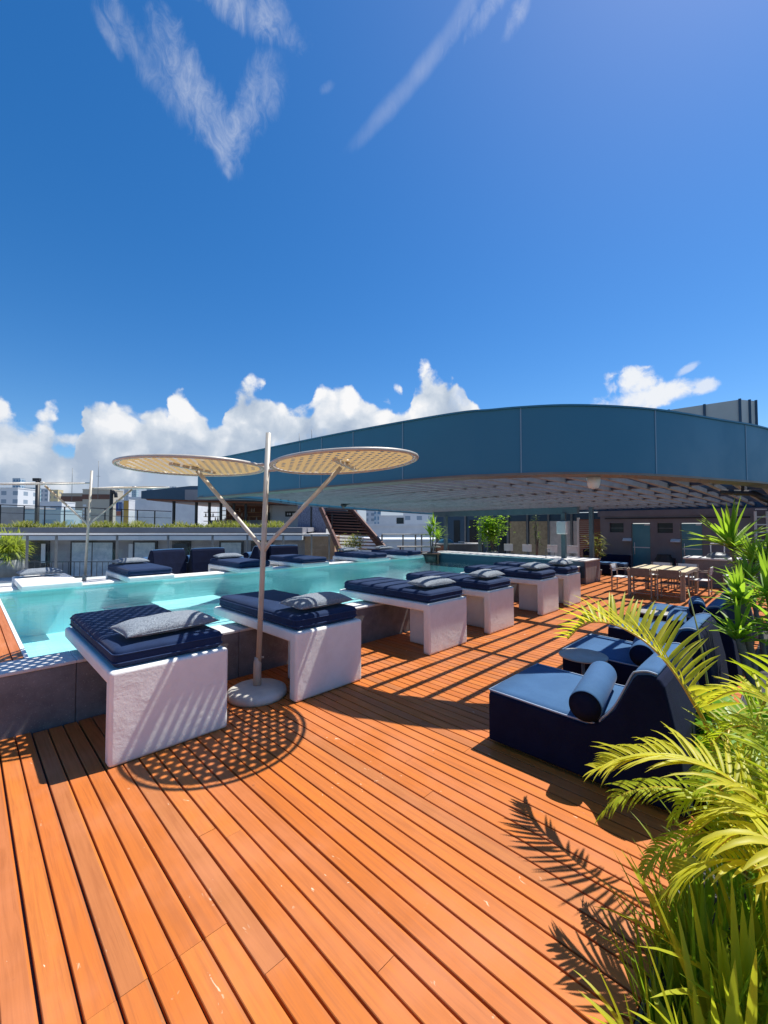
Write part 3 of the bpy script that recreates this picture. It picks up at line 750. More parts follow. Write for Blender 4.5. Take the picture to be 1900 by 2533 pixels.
# beam over the bar, posts
MB().bar((15.3, 5.5, 2.50), (16.2, 12.6, 2.50), .16, .24).build('bar_beam', 'teal_beam', can)
for x, y, z in ((15.25, 6.0, .77), (15.95, 11.75, .77), (16.75, 5.55, 0), (18.2, 11.3, 0)):
    MB().box(x-.07, x+.07, y-.07, y+.07, z, 2.40 if z else 2.66).build('post', 'teal_beam', can)
sb = thing('wall_speaker', 'pale grey box speaker fixed to a post above the bar', 'speaker', (15.15, 6.0, 1.65))
MB().box(-.13, .05, -.17, .17, 0, .46).build('housing', 'white', sb, .03, 3)
MB().box(-.137, -.131, -.14, .14, .04, .42).build('grille', 'offwhite', sb)
# lamp hung below the fascia
c_ = at(1468, 1166, 5.35)
lp = thing('canopy_lamp', 'small white tapered lamp hanging under the edge of the blue canopy', 'lamp', (c_.x, c_.y, 2.57))
MB().lathe([(.055, -.135), (.075, -.09), (.083, 0.0)], n=24).build('shade', 'white', lp)
MB().lathe([(.02, -.145), (.045, -.135)], n=16).build('lens', 'offwhite', lp)
# dark heater arms bracketed to the canopy
ha = thing('heater_arm', 'black curved arm under the slats at the right edge of the canopy', 'heater', tuple(at(1900, 1222, 5.6)))
B0 = Vector(ha.location)
MB().tube(catmull([at(1787, 1217, 7.2)-B0, at(1838, 1219, 6.8)-B0, at(1868, 1222, 6.6)-B0, at(1895, 1236, 6.5)-B0, at(1960, 1255, 6.4)-B0], 6), .045, 10).build('arm', 'black', ha)
MB().bar(at(1838, 1216, 6.8)-B0, Vector((at(1838, 1216, 6.8).x, at(1838, 1216, 6.8).y, 2.66))-B0, .04).build('bracket', 'black', ha)
hb = thing('heater_arm', 'black curved arm under the far canopy edge above the staircase', 'heater', tuple(at(852, 1243, 13.6)))
B0 = Vector(hb.location)
MB().tube(catmull([at(848, 1252, 13.5)-B0, at(858, 1243, 13.6)-B0, at(884, 1236, 13.8)-B0], 6), [.09]*13, 8).build('arm', 'black', hb)
# ---------------------------------------------------------------- bar at the end of the pool
bar = thing('pool_bar', 'pool bar counter with a stone ledge at the right end of the pool', 'bar counter', (14.6, 5.05, 0))
MB().box(0.04, 1.46, 0.03, 6.7, -.1, .735).build('body', 'greywall', bar)
MB().box(0, 1.5, -.02, 6.75, .737, .785).build('ledge', 'coping', bar, .008, 1)
for k in range(5): MB().box(.045+k*.285, .045+k*.285+.272, 0, .028, .0, .735).build('end_panel', 'wingband', bar)
MB().box(-.012, .04, .03, 6.6, .20, .735).build('water_face', 'paneldark', bar)
def stool(label, loc):
    t = thing('bar_stool', label, 'bar stool', loc, 0, 'white backed stools behind the pool bar')
    MB().box(-.19, .19, -.2, .2, .62, .67).build('seat', 'white', t, .015, 2)
    MB().box(.17, .20, -.22, .22, .80, 1.12).build('backrest', 'white', t, .012, 2)
    for sx in (-1, 1):
        for sy in (-1, 1): MB().bar((sx*.17, sy*.17, .62), (sx*.19, sy*.19, 0), .025).build('leg', 'steel', t)
    MB().bar((.185, -.1, .66), (.185, -.1, .84), .02).build('upright', 'steel', t); MB().bar((.185, .1, .66), (.185, .1, .84), .02).build('upright', 'steel', t)
    return t
s0 = None
for i, (px, lab) in enumerate(((1253, 'white backed bar stool right of the leafy potted shrub'), (1299, 'white backed bar stool left of the thin bare stemmed plant'), (1362, 'white backed bar stool right of the thin bare stemmed plant'), (1412, 'white backed bar stool under the wall speaker post'))):
    q = at(px, 1370, 19.0-i*.55)
    if s0 is None: s0 = stool(lab, (q.x, q.y, 0))
    else: copy_tree(s0, (q.x, q.y, 0), 0, lab)
# ledge tap
q = gnd(1342, 1378, .785); tp = thing('bar_tap', 'slim steel tap standing on the pool bar ledge', 'tap', (15.0, 6.55, .785))
MB().tube(catmull([(0, 0, 0), (0, 0, .26), (.03, -.03, .33), (.09, -.09, .31), (.1, -.1, .25)], 5), .012, 8).build('spout', 'steel', tp)
MB().lathe([(.025, 0), (.025, .03)], n=12).build('flange', 'steel', tp)
# back of the bar: panels, blinds and a louvre screen
bb = thing('bar_back_wall', 'dark back wall of the bar with glass and beige blinds', 'wall', (22.5, 6.4, 0))
MB().box(0, .15, 0, 11.0, 0, 2.62).build('wall', 'paneldark', bb)
for y0, y1, mm in ((1.15, 1.95, 'cream'), (2.1, 3.2, 'cream'), (3.3, 4.35, 'bamboo'), (4.55, 5.55, 'bamboo')):
    MB().box(-.03, -.003, y0, y1, .15, 2.2).build('blind', mm, bb)
for y in (1.05, 2.02, 3.25, 4.45, 5.65, 7.0, 8.6): MB().box(-.09, -.003, y-.05, y+.05, 0, 2.62).build('mullion', 'steel', bb)
for y in (6.05, 6.6, 7.6, 8.1, 9.3): MB().box(-.02, -.003, y-.25, y+.22, .1, 2.3).build('pane', 'darkglass', bb)
lv = thing('louvre_screen', 'red brown timber louvre screen between the bar and the grey washroom block', 'screen', (21.4, 6.1, 0))
for k in range(23): MB().box(-.02, .02, .05, 1.55, .1+k*.095, .1+k*.095+.075).build('louvre', 'redwood', lv)
for y in (0, 1.6): MB().box(-.05, .05, y-.05, y+.05, 0, 2.35).build('post', 'white' if y else 'steel', lv)
cn = thing('side_counter', 'low dark service counter with a white top at the far left of the bar', 'counter', tuple(at(1125, 1372, 23)-Vector((0, 0, .25))))
cn.rotation_euler.z = YAW-math.pi/2; cn.location.z = 0
MB().box(-1.1, 1.5, 0, .7, 0, .93).build('body', 'slatdark', cn); MB().box(-1.15, 1.55, -.05, .75, .93, .98).build('top', 'coping', cn)
MB().box(-1.0, -.35, -.012, -.001, .1, .85).build('front_panel', 'redwood', cn)
tr = thing('serving_tray', 'round pale tray on the side counter', 'tray', (cn.location.x+.5, cn.location.y-.1, .98))
MB().lathe([(.16, 0), (.18, .07), (.19, .10)], n=20).build('bowl', 'cream', tr)
dm = thing('blue_dome', 'small blue domed cover standing on the side counter', 'cover', tuple(Vector(cn.location)+RGT*-.45+FH*.3+Vector((0, 0, .98))))
MB().lathe([(.45, 0), (.42, .1), (.3, .2), (.1, .27), (.02, .28)], n=24).build('dome', mat('dome_blue', (.03, .13, .2), .4)[0], dm)
# ---------------------------------------------------------------- washroom block
wb = thing('washroom_block', 'grey rendered washroom block with two frosted teal glass doors', 'building', (20.0, 0, 0))
YL = 6.25
dy = [(4.32, 5.03), (2.59, 3.30)]; wy = [(5.32, 5.87), (3.55, 4.08)]
# wall with openings cut by laying it as pieces
ycuts = [(.55, 2.59), (3.30, 3.55), (4.08, 4.32), (5.03, 5.32), (5.87, YL)]
w_ = MB()
for a, b in ycuts: w_.box(0, .3, a, b, 0, 2.36)
for a, b in dy: w_.box(0, .3, a, b, 2.06, 2.36)
for a, b in wy: w_.box(0, .3, a, b, 0, 1.66); w_.box(0, .3, a, b, 2.06, 2.36)
w_.build('wall', 'greywall', wb)
MB().box(-.02, .4, .5, YL+.1, 2.362, 2.60).build('head_beam', 'greywall', wb)
MB().box(-.05, -.022, 1.2, YL-.2, 2.235, 2.29).build('track', 'black', wb)
for a, b in dy:
    o = MB().box(.05, .07, a+.03, b-.03, .02, 2.03).build('door', 'doorglass', wb)
    MB().tube([(.02, b-.11, .75), (.02, b-.11, 1.25)], .014, 8).build('handle', 'white', o)
    MB().box(.044, .0485, a+.05, b-.05, 1.02, 1.06).build('decal', 'offwhite', o)
    MB().box(.04, .08, a, a+.03, 0, 2.06).build('door_frame', 'steel', wb); MB().box(.04, .08, b-.03, b, 0, 2.06).build('door_frame', 'steel', wb)
    MB().box(.02, .05, a+.05, a+.22, 1.97, 2.01).build('closer', 'white', o)
for a, b in wy:
    o = MB().box(.10, .12, a, b, 1.66, 2.06).build('window', 'darkglass', wb)
    MB().box(.07, .0995, a, b, 1.84, 1.86).build('glazing_bar', 'steel', o)
for y, i in ((5.18, 0), (3.46, 1)):
    sc_ = thing('wall_light', ('slanted white wall light beside the left teal glass door', 'slanted white wall light beside the right teal glass door')[i], 'wall light', (19.99, y, 1.30), 0, 'white wall lights on the washroom block')
    MB().prism([(0, 0), (0, .12), (-.16, .02), (-.16, 0)], 1, -.16, .16).build('shade', 'white', sc_)
    MB().box(-.012, 0, -.05, .05, -.05, .0).build('bracket', 'steel', sc_)
MB().box(-.3, .35, -6.0, .5, 0, 2.58).build('service_wall', 'paneldark', None).location = (20.0, 0, 0)
o = COL.objects['service_wall']; tag(o, 'dark blue service wall at the right end of the washroom block', 'wall')
up = MB().box(20.4, 20.6, -6.0, 15.0, 2.6, 4.6).build('upper_wall', 'paneldark'); tag(up, 'dark blue wall strip showing above the slats behind the canopy', 'wall')
ld = thing('ladder', 'white metal ladder fixed to the dark wall at the right edge', 'ladder', tuple(at(1886, 1365, 14.6)))
ld.rotation_euler.z = YAW-math.pi/2; z0 = ld.location.z
for x in (-.21, .21): MB().box(x-.025, x+.025, -.03, .03, -z0+.0, 1.42).build('rail', 'white', ld)
for k in range(9): MB().box(-.19, .19, -.02, .02, -z0+.35+k*.27, -z0+.39+k*.27).build('rung', 'white', ld)
vl = thing('flood_light', 'small white box light on the beam above the washroom doors', 'light', (19.9, 1.62, 2.30))
MB().box(0, .08, -.07, .07, 0, .22).build('housing', 'white', vl, .01, 2)
# black planters and things by the wall
bp_ = thing('black_urn', 'round black urn standing between the two glass doors', 'urn', (19.4, 3.75, 0))
MB().lathe([(.22, 0), (.3, .15), (.34, .4), (.30, .66), (.22, .78), (.24, .82)], n=28).build('body', 'black', bp_)
ex = thing('dark_bottle', 'dark red extinguisher on the floor left of the right glass door', 'extinguisher', (19.6, 3.42, 0))
MB().lathe([(.085, 0), (.09, .03), (.09, .46), (.04, .56), (.03, .62)], n=18).build('cylinder', mat('dark_red', (.09, .012, .012), .35)[0], ex)
MB().box(-.03, .03, -.015, .08, .62, .68).build('valve', 'black', ex)
# ---------------------------------------------------------------- upholstered chaises
def make_chaise(label, loc, group):
    t = thing('chaise', label, 'lounge chair', loc, 0, group)
    W_ = 1.02
    prof = [(0, .03), (0, .435), (-.02, .45), (-.84, .435), (-.95, .50), (-1.04, .63), (-1.11, .80), (-1.165, .93), (-1.19, .962), (-1.27, .985), (-1.325, .975), (-1.355, .92), (-1.43, .50), (-1.475, .03)]
    sq = lambda P: [(a_, z_ if z_ < .452 else .452+(z_-.452)*.86) for a_, z_ in P]
    prof = sq(prof)
    MB().prism(prof, 0, 0, W_).build('body', 'blueshaded', t, .02, 3)
    top = [(-.005, .452), (-.83, .437), (-.945, .503), (-1.033, .635), (-1.103, .803), (-1.155, .94), (-1.185, .970), (-1.25, .992), (-1.31, .984)]
    top = sq(top)
    m = MB(); n = len(top); curve = catmull([(0, a, b) for a, b in top], 4); vs = []; K = 10
    for p in curve:
        for k in range(K+1):
            u = 2*k/K-1; vs.append((.02+(W_-.04)*k/K, p.y, p.z+.012+.014*(1-u**4)))
    m.add(vs, [(j*(K+1)+k, j*(K+1)+k+1, (j+1)*(K+1)+k+1, (j+1)*(K+1)+k) for j in range(len(curve)-1) for k in range(K)], True)
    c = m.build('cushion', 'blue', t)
    sl_ = c.modifiers.new('solid', 'SOLIDIFY'); sl_.thickness = .03; sl_.offset = -1
    for x in (.017, W_-.017): MB().tube([(x, p.y, p.z+.016) for p in curve], .007, 6).build('piping', 'piping', c)
    MB().tube([(.017, .0, .466), (W_-.017, .0, .466)], .007, 6).build('piping', 'piping', c)
    b = MB(); r = .118; prof2 = [(.02, 0), (r*.9, .004), (r, .02), (r, .85), (r*.9, .866), (.02, .87)]
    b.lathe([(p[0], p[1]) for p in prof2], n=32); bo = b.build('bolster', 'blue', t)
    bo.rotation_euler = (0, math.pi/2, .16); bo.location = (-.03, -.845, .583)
    e = MB(); e.lathe([(r*.96, -.003), (r*.3, -.006)], n=32); e2 = e.build('end_disc', 'blueshaded', bo)
    e = MB(); e.lathe([(r*.3, .876), (r*.96, .873)], n=32); e.build('end_disc', 'blueshaded', bo)
    for x in (.1, W_-.1):
        for y in (-.1, -1.4): MB().box(x-.03, x+.03, y-.03, y+.03, 0, .032).build('foot', 'black', t)
    return t
ch = make_chaise('blue upholstered chaise nearest the camera, its bolster in full sun', (3.37, 2.02, 0), 'blue chaises along the planter')
cl = ['blue chaise second from the camera, its seat crossed by slat shade', 'blue chaise third from the camera, seen through the yellow palm frond', 'blue chaise farthest along the planter, next to the sword leaved plants']
for x, l in zip((5.08, 6.70, 8.40), cl): copy_tree(ch, (x, 2.04 if x < 6 else 2.02, 0), 0, l)
for px, d, l, rz in ((357, 13.6, 'navy high backed chaise behind the far bench beside the thin parasol pole', math.pi), (492, 14.4, 'dark navy chaise turned away on the far terrace, between two far benches', math.pi*.98), (612, 15.4, 'navy chaise on the far terrace seen left of the near parasol pole', math.pi), (700, 16.2, 'navy chaise on the far terrace seen right of the near parasol pole', math.pi)):
    q = at(px, 1370, d)
    copy_tree(ch, (q.x-.51, 14.85, .30), {357: .22, 492: -.12, 612: .35, 700: -.3}[px], l, 'chaises on the far terrace')
def side_table(label, loc, grp):
    t = thing('side_table', label, 'side table', loc, 0, grp)
    MB().lathe([(.245, .50), (.25, .508), (.25, .518), (.245, .525)], n=40).build('top', 'greytable', t)
    MB().tube([(0, 0, .02), (0, 0, .505)], .018, 12).build('stem', 'steel', t)
    MB().lathe([(.17, 0), (.17, .012), (.03, .022)], n=32).build('foot', 'steel', t)
    return t
st_ = side_table('round pale grey side table between the first two blue chaises', (4.86, 1.72, 0), 'round side tables')
st2 = copy_tree(st_, (8.10, 1.72, 0), 0, 'round pale side table between the third and fourth blue chaises')
# ---------------------------------------------------------------- dining set and grill counter
dt = thing('dining_table', 'pale slatted teak dining table striped with shade near the planter', 'dining table', (13.05, 2.08, 0))
for k in range(11): MB().box(.02+k*.171, .02+k*.171+.160, 0, 1.32, .725, .75).build('plank', 'tabletop', dt)
MB().box(.0, .018, -.01, 1.33, .68, .752).build('apron', 'tableleg', dt); MB().box(1.90, 1.918, -.01, 1.33, .68, .752).build('apron', 'tableleg', dt)
MB().box(.018, 1.9, -.02, -.003, .68, .752).build('apron', 'tableleg', dt); MB().box(.018, 1.9, 1.323, 1.34, .68, .752).build('apron', 'tableleg', dt)
for x in (.04, 1.86):
    for y in (.04, 1.28): MB().box(x-.035, x+.035, y-.035, y+.035, 0, .722).build('leg', 'tableleg', dt)
def dchair(label, loc, rz):
    t = thing('dining_chair', label, 'chair', loc, rz, 'chairs around the dining table')
    # faces +x
    for sy in (-.26, .26):
        MB().bar((-.22, sy, 0), (-.22, sy, .66), .03).build('leg', 'tableleg', t); MB().bar((.22, sy, 0), (.22, sy, .66), .03).build('leg', 'tableleg', t)
        MB().box(-.27, .25, sy-.028, sy+.028, .661, .68).build('armrest', 'tableleg', t)
        MB().bar((-.22, sy, .68), (-.26, sy, .80), .028).build('back_post', 'tableleg', t)
    MB().box(-.22, .23, -.24, .24, .42, .445).build('seat', 'chairmesh', t, .01, 2)
    MB().bar((-.22, -.26, .12), (-.22, .26, .12), .02).build('stretcher', 'tableleg', t); MB().bar((.22, -.26, .12), (.22, .26, .12), .02).build('stretcher', 'tableleg', t)
    m = MB(); m.bar((-.235, 0, .585), (-.268, 0, .80), .02, .46, up=(0, 1, 0)); m.build('backrest', 'chairmesh', t)
    return t
d0 = None
for (x, y, rz, l) in ((13.22, 2.42, 0, 'mesh armchair on the near side of the dining table, right one'), (13.22, 3.08, 0, 'mesh armchair on the near side of the dining table, left one'), (15.2, 2.4, math.pi, 'pale armchair at the far side of the dining table, nearer the planter'), (15.2, 3.06, math.pi, 'pale armchair at the far side of the dining table, nearer the pool'), (14.6, 1.98, math.pi/2, 'pale armchair at the planter end of the dining table'), (13.9, 3.75, -math.pi/2, 'pale armchair at the pool end of the dining table')):
    if d0 is None: d0 = dchair(l, (x, y, 0), rz)
    else:
        c_ = copy_tree(d0, (x, y, 0), rz, l)
        if l.startswith('pale'):
            for k in [z for z in COL.objects if z.parent == c_ and z.name.split('.')[0] in ('seat', 'backrest')]:
                k.material_slots[0].link = 'OBJECT'; k.material_slots[0].material = M['offwhite']  # sunlight on the same chair mesh, put into the colour as off-white
gc = thing('grill_counter', 'dark stone grill counter with a pale top right of the dining table', 'counter', (16.7, 1.15, 0))
MB().box(0, .95, 0, 1.5, 0, .86).build('body', 'concrete', gc); MB().box(-.05, 1.0, -.05, 1.55, .862, .92).build('top', 'coping', gc, .006, 1)
gr = thing('grill_hood', 'white framed steel grill lid on the counter', 'grill', (17.1, 1.85, .92))
MB().lathe([(.30, 0), (.30, .05), (.24, .12), (.10, .17), (.02, .18)], n=24).build('lid', 'steel', gr)
MB().tube(catmull([(0, -.17, .16), (0, -.17, .42), (0, -.14, .45), (0, .14, .45), (0, .17, .42), (0, .17, .16)], 4), .016, 8).build('handle', 'white', gr)
for i, (x, y) in enumerate(((16.35, 1.45), (16.35, .95))):
    l = ('white framed stool in front of the grill counter, nearer the dining table', 'white framed stool in front of the grill counter, beside the sword leaved plant')[i]
    t = thing('counter_stool', l, 'stool', (x, y, 0), 0, 'white stools at the grill counter')
    MB().box(-.2, .2, -.2, .2, .44, .46).build('seat', 'white', t)
    for sx in (-.18, .18):
        for sy in (-.18, .18): MB().bar((sx, sy, 0), (sx, sy, .44), .02).build('leg', 'tableleg', t)
sf = thing('navy_sofa', 'low navy outdoor sofa against the washroom block', 'sofa', (17.85, 4.75, 0))
MB().box(0, .95, 0, 1.15, .04, .40).build('base', 'blueshaded', sf, .03, 3); MB().box(.7, .95, 0, 1.15, .40, .78).build('backrest', 'blueshaded', sf, .04, 3)
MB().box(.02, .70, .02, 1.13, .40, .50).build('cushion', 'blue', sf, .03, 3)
sf2 = thing('navy_armchair', 'navy outdoor armchair with a dark back at the end of the pool bar', 'armchair', (18.2, 6.0, 0))
MB().box(0, .8, 0, .6, .04, .42).build('base', 'blueshaded', sf2, .03, 3); MB().box(.6, .8, 0, .6, .42, .95).build('backrest', 'blueshaded', sf2, .04, 3)
# ---------------------------------------------------------------- far railing, wing and pavilion
def Lx(px, d): return (px-950)/FPX*d
def Zy(py, d): return CAM_Z-(py-1300.5)/FPX*d
rl = thing('glass_railing', 'glass railing with a pale top rail along the far terrace', 'railing', (0, 15.2, .30))
def railpt(px):
    r = ray(px, 1321); t_ = 15.2/r.y; return Vector((r.x*t_, 0, CAM_Z+r.z*t_-.30))
rp = [railpt(x) for x in (-40, 68, 140, 290, 416, 526, 612, 701, 771, 815)]
rq = [railpt(x) for x in (945, 997, 1028, 1043, 1085)]
for R_ in (rp, rq):
    MB().bar(R_[0], R_[-1], .09, .05).build('top_rail', 'white', rl)
    MB().bar(R_[0]-Vector((0, 0, .032)), R_[-1]-Vector((0, 0, .032)), .05, .022).build('under_rail', 'slatdark', rl)
    for p in R_: MB().box(p.x-.03, p.x+.03, -.03, .03, 0, p.z-.04).build('post', 'steel', rl)
    for a, b in zip(R_[:-1], R_[1:]):
        MB().add([(a.x+.04, 0, .06), (b.x-.04, 0, .06), (b.x-.04, 0, b.z-.06), (a.x+.04, 0, a.z-.06)], [(0, 1, 2, 3)]).build('pane', 'glass', rl)
DW = 22.0
wg = thing('hotel_wing', 'low grey hotel wing with glass doors and a flat planted roof across the courtyard', 'building', tuple(FH*DW), YAW-math.pi/2)
xl, xr_ = Lx(-120, DW), Lx(748, DW)
MB().box(xl, xr_, 1.2, 9, -14, 1.5).build('wall', 'wingwall', wg)
MB().box(xl, xr_, 0, 8.9, Zy(1317, DW), Zy(1305, DW)).build('parapet', 'wingband', wg)
MB().box(xl, xr_, .02, 1.19, Zy(1336, DW), Zy(1326, DW)).build('soffit_band', 'ceil', wg)
MB().box(xl, xr_, .05, 1.19, Zy(1326, DW)+.003, Zy(1317, DW)-.003).build('slab_edge', 'wingwall', wg)
MB().box(xl, xr_, -.3, 1.19, -1.2, -.92).build('gallery', 'ceil', wg)
for a, b, mm, nn in ((62, 122, 'darkglass', 1), (182, 284, 'curtainglass', 2), (336, 388, 'curtainglass', 1), (432, 470, 'darkglass', 1), (548, 600, 'curtainglass', 1), (626, 672, 'darkglass', 1)):
    xa, xb = Lx(a, DW+1.2)+0, Lx(b, DW+1.2); za, zb = -.9, Zy(1342, DW+1.2)
    f = MB().box(xa-.08, xb+.08, 1.12, 1.199, za, zb+.09).build('door_frame', 'black', wg)
    w1 = (xb-xa)/nn
    for k in range(nn): MB().box(xa+k*w1+.03, xa+(k+1)*w1-.03, 1.09, 1.118, za+.05, zb).build('pane', mm, f)
for a in (102, 318): MB().box(Lx(a, DW+1), Lx(a+10, DW+1), 1.05, 1.198, -.1, .95).build('wall_lamp', 'ceil', wg)
for a in range(60, 720, 14): MB().box(Lx(a, DW-.2), Lx(a, DW-.2)+.025, -.22, -.2, -.92, .05).build('baluster', 'slatdark', wg)
MB().box(Lx(60, DW-.2), Lx(720, DW-.2), -.24, -.18, .05, .09).build('gallery_rail', 'slatdark', wg)
MB().box(Lx(751, DW), Lx(826, DW), .4, 3, -2, Zy(1327, DW)).build('cladding', 'tanwood', wg)
MB().box(Lx(748, DW), Lx(826, DW), .3, 3.1, Zy(1327, DW)+.002, Zy(1321, DW)).build('cladding_cap', 'ceil', wg)
# leafy plants on the wing's roof
def blade(m, p, d, L, w, droop=.9, n=4, fold=.25, side=None):
    p = Vector(p); d = Vector(d).normalized(); s_ = side or d.cross(Vector((0, 0, 1)))
    if s_.length < 1e-3: s_ = Vector((1, 0, 0))
    s_.normalize(); vs = []
    for i in range(n+1):
        t = i/n; ww = w/2*min(1, (t+.08)*5)*(1-t**2.2)**.8 if i < n else 0
        nrm = s_.cross(d).normalized()
        if i < n: vs += [p-s_*ww+nrm*ww*fold, p, p+s_*ww+nrm*ww*fold]
        else: vs += [p]
        p = p+d*(L/n); d = (d+Vector((0, 0, -droop/n))).normalized()
    fs = []
    for i in range(n-1):
        a = 3*i; fs += [(a, a+1, a+4, a+3), (a+1, a+2, a+5, a+4)]
    a = 3*(n-1); fs += [(a, a+1, a+3), (a+1, a+2, a+3)]
    m.add(vs, fs, True)
rg = random.Random(5); m = MB()
for k in range(2600):
    x = rg.uniform(xl, Lx(690, DW)); y = rg.uniform(.25, 2.2); nz_ = noise.noise(Vector((x*.9, y*.5, 3))); hh = rg.uniform(.10, .46)*(1.25 if nz_ > .1 else .75 if nz_ > -.15 else .35)
    if nz_ < -.28: continue
    for q in range(2):
        an = rg.uniform(0, 6.28); blade(m, (x, y, Zy(1305, DW)), (math.cos(an)*.5, math.sin(an)*.5, 1), hh, .05, .8, 3)
tag(m.build('roof_planting', 'dry', None), 'band of yellow green ground cover along the roof edge of the grey wing', 'plants', kind='stuff')
o = COL.objects['roof_planting']; o.location = wg.location; o.rotation_euler = wg.rotation_euler
# roof railing (recedes to the right)
rr_ = thing('roof_railing', 'dark metal railing on the roof of the grey wing', 'railing', (0, 0, 0))
A_ = [at(px, py, d) for px, py, d in ((-60, 1246, 25.5), (60, 1251, 26.5), (160, 1254, 27.6), (260, 1258, 29), (340, 1262, 30), (424, 1265, 31.5))]
for a, b in zip(A_[:-1], A_[1:]):
    MB().bar(a, b, .06, .05).build('handrail', 'black', rr_); MB().bar(a-Vector((0, 0, .5)), b-Vector((0, 0, .5)), .03).build('midrail', 'slatdark', rr_)
    MB().add([a-Vector((0, 0, .08)), b-Vector((0, 0, .08)), Vector((b.x, b.y, 1.95)), Vector((a.x, a.y, 1.95))], [(0, 1, 2, 3)]).build('pane', 'glass', rr_)
    for t_ in (0, .5):
        q = a.lerp(b, t_); MB().box(q.x-.035, q.x+.035, q.y-.035, q.y+.035, 1.8, q.z).build('post', 'black', rr_)
pv = thing('roof_pavilion', 'dark roofed pavilion bar with a brown interior on the far roof terrace', 'building', tuple(FH*28.0), YAW-math.pi/2)
D2 = 28.0
MB().prism([(Lx(374, D2), Zy(1236, D2)), (Lx(374, D2), Zy(1218, D2)), (Lx(490, D2), Zy(1206, D2)), (Lx(800, D2), Zy(1206, D2)), (Lx(800, D2), Zy(1246, D2)), (Lx(560, D2), Zy(1241, D2))], 1, -1.2, 8).build('roof', 'paneldark', pv)
MB().prism([(Lx(380, D2), Zy(1236, D2)-.01), (Lx(560, D2), Zy(1241, D2)-.01), (Lx(800, D2), Zy(1246, D2)-.01), (Lx(800, D2), Zy(1250, D2)), (Lx(560, D2), Zy(1245.5, D2)), (Lx(384, D2), Zy(1239.5, D2))], 1, -1.0, 7.9).build('soffit', 'redwood', pv)
cb = MB().box(Lx(490, D2), Lx(682, D2), -1.9, -1.3, Zy(1237, D2-1.6), Zy(1212, D2-1.6)).build('clerestory', 'wingband', pv)
for a, b in ((566, 573), (576, 590), (592, 604), (616, 624), (642, 651)): MB().box(Lx(a, 26.1), Lx(b, 26.1), -1.95, -1.902, Zy(1235, 26.1), Zy(1214, 26.1)).build('window', 'darkglass', cb)
MB().box(Lx(500, D2), Lx(650, D2), 4.2, 4.4, 1.5, Zy(1240, D2)).build('back_wall', 'redwood', pv)
MB().box(Lx(660, D2), Lx(742, D2), 1.4, 1.6, 1.2, Zy(1247, D2)).build('white_wall', 'offwhite', pv)
MB().box(Lx(652, D2), Lx(659.5, D2), 1.45, 3.8, 1.2, Zy(1246, D2)).build('side_wall', 'cream', pv)
MB().box(Lx(655, D2+1.4), Lx(668, D2+1.4), 1.33, 1.398, 1.2, Zy(1268, D2+1.4)).build('door', 'black', pv)
sg = MB().box(Lx(706, D2+1.4), Lx(734, D2+1.4), 1.34, 1.398, Zy(1278, D2+1.4), Zy(1265, D2+1.4)).build('sign', 'black', pv)
for a, b in ((710, 713), (715, 719), (723, 730)): MB().box(Lx(a, D2+1.3), Lx(b, D2+1.3), 1.325, 1.338, Zy(1274, D2+1.3), Zy(1269, D2+1.3)).build('lettering', 'offwhite', sg)
for px in (436, 491, 523, 551, 583, 612): MB().box(Lx(px, D2)-.07, Lx(px, D2)+.07, -.4, -.26, 1.6, Zy(1240, D2)).build('post', 'black', pv)
for i, (a, b, y0) in enumerate(((505, 545, 1262), (548, 600, 1258), (604, 645, 1262))):
    for z in range(3): MB().box(Lx(a, D2+4), Lx(b, D2+4), 3.9, 4.195, Zy(y0+6+z*11, D2+4), Zy(y0+4.5+z*11, D2+4)).build('shelf', 'tanwood', pv)
MB().box(Lx(500, D2), Lx(640, D2), 1.2, 1.9, 1.6, Zy(1287, D2+1.5)).build('counter', 'wingwall', pv)
rb = random.Random(9)
for px in range(508, 642, 6):
    q = Vector(pv.location)+RGT*Lx(px, D2+3.95)+FH*4.02; z = Zy(1262+4.5+11*rb.randrange(3), D2+4)
    if rb.random() < .75:
        o = MB().lathe([(.05, 0), (.055, .16), (.02, .24), (.02, .31)], n=8).build('bottle', rb.choice(['white', 'tanwood', 'darkglass', 'cream'])); o.location = (q.x, q.y, z)
        tag(o, 'small bottle on a shelf of the brown pavilion bar', 'bottle', 'bottles on the pavilion shelves')
rm = thing('patterned_wall', 'grey blue leaf patterned wall panel left of the brown staircase', 'wall panel', tuple(FH*26.0), YAW-math.pi/2)
def leafpat():
    m, b, bs = mat('leaf_pattern', (.1, .12, .2), .7); p = objco(b)
    mp_ = b.n('ShaderNodeMapping'); b.t.links.new(p, mp_.inputs[0]); mp_.inputs['Scale'].default_value = (5, 1, 1.5)
    w = b.n('ShaderNodeTexWave'); b.t.links.new(mp_.outputs[0], w.inputs[0]); w.inputs['Scale'].default_value = 1.6; w.inputs['Distortion'].default_value = 9; w.inputs['Detail Scale'].default_value = 1.5
    b.put(bs.inputs['Base Color'], b.mix(b.mr(w.outputs['Fac'], .35, .65), (.035, .05, .10, 1), (.26, .28, .36, 1))); return m
MB().box(Lx(737, 26), Lx(806, 26), 0, .2, .2, Zy(1248, 26)).build('panel', leafpat(), rm)
MB().box(Lx(768, 26), Lx(772, 26), -.03, -.002, .2, Zy(1248, 26)).build('joint', 'black', rm)
dkp = MB().box(Lx(806.5, 26), Lx(858, 26), 0, .2, Zy(1308, 26), Zy(1246, 26)).build('dark_wall', 'slatdark'); dkp.location = rm.location; dkp.rotation_euler = rm.rotation_euler
tag(dkp, 'dark wall behind the upper treads of the brown staircase', 'wall')
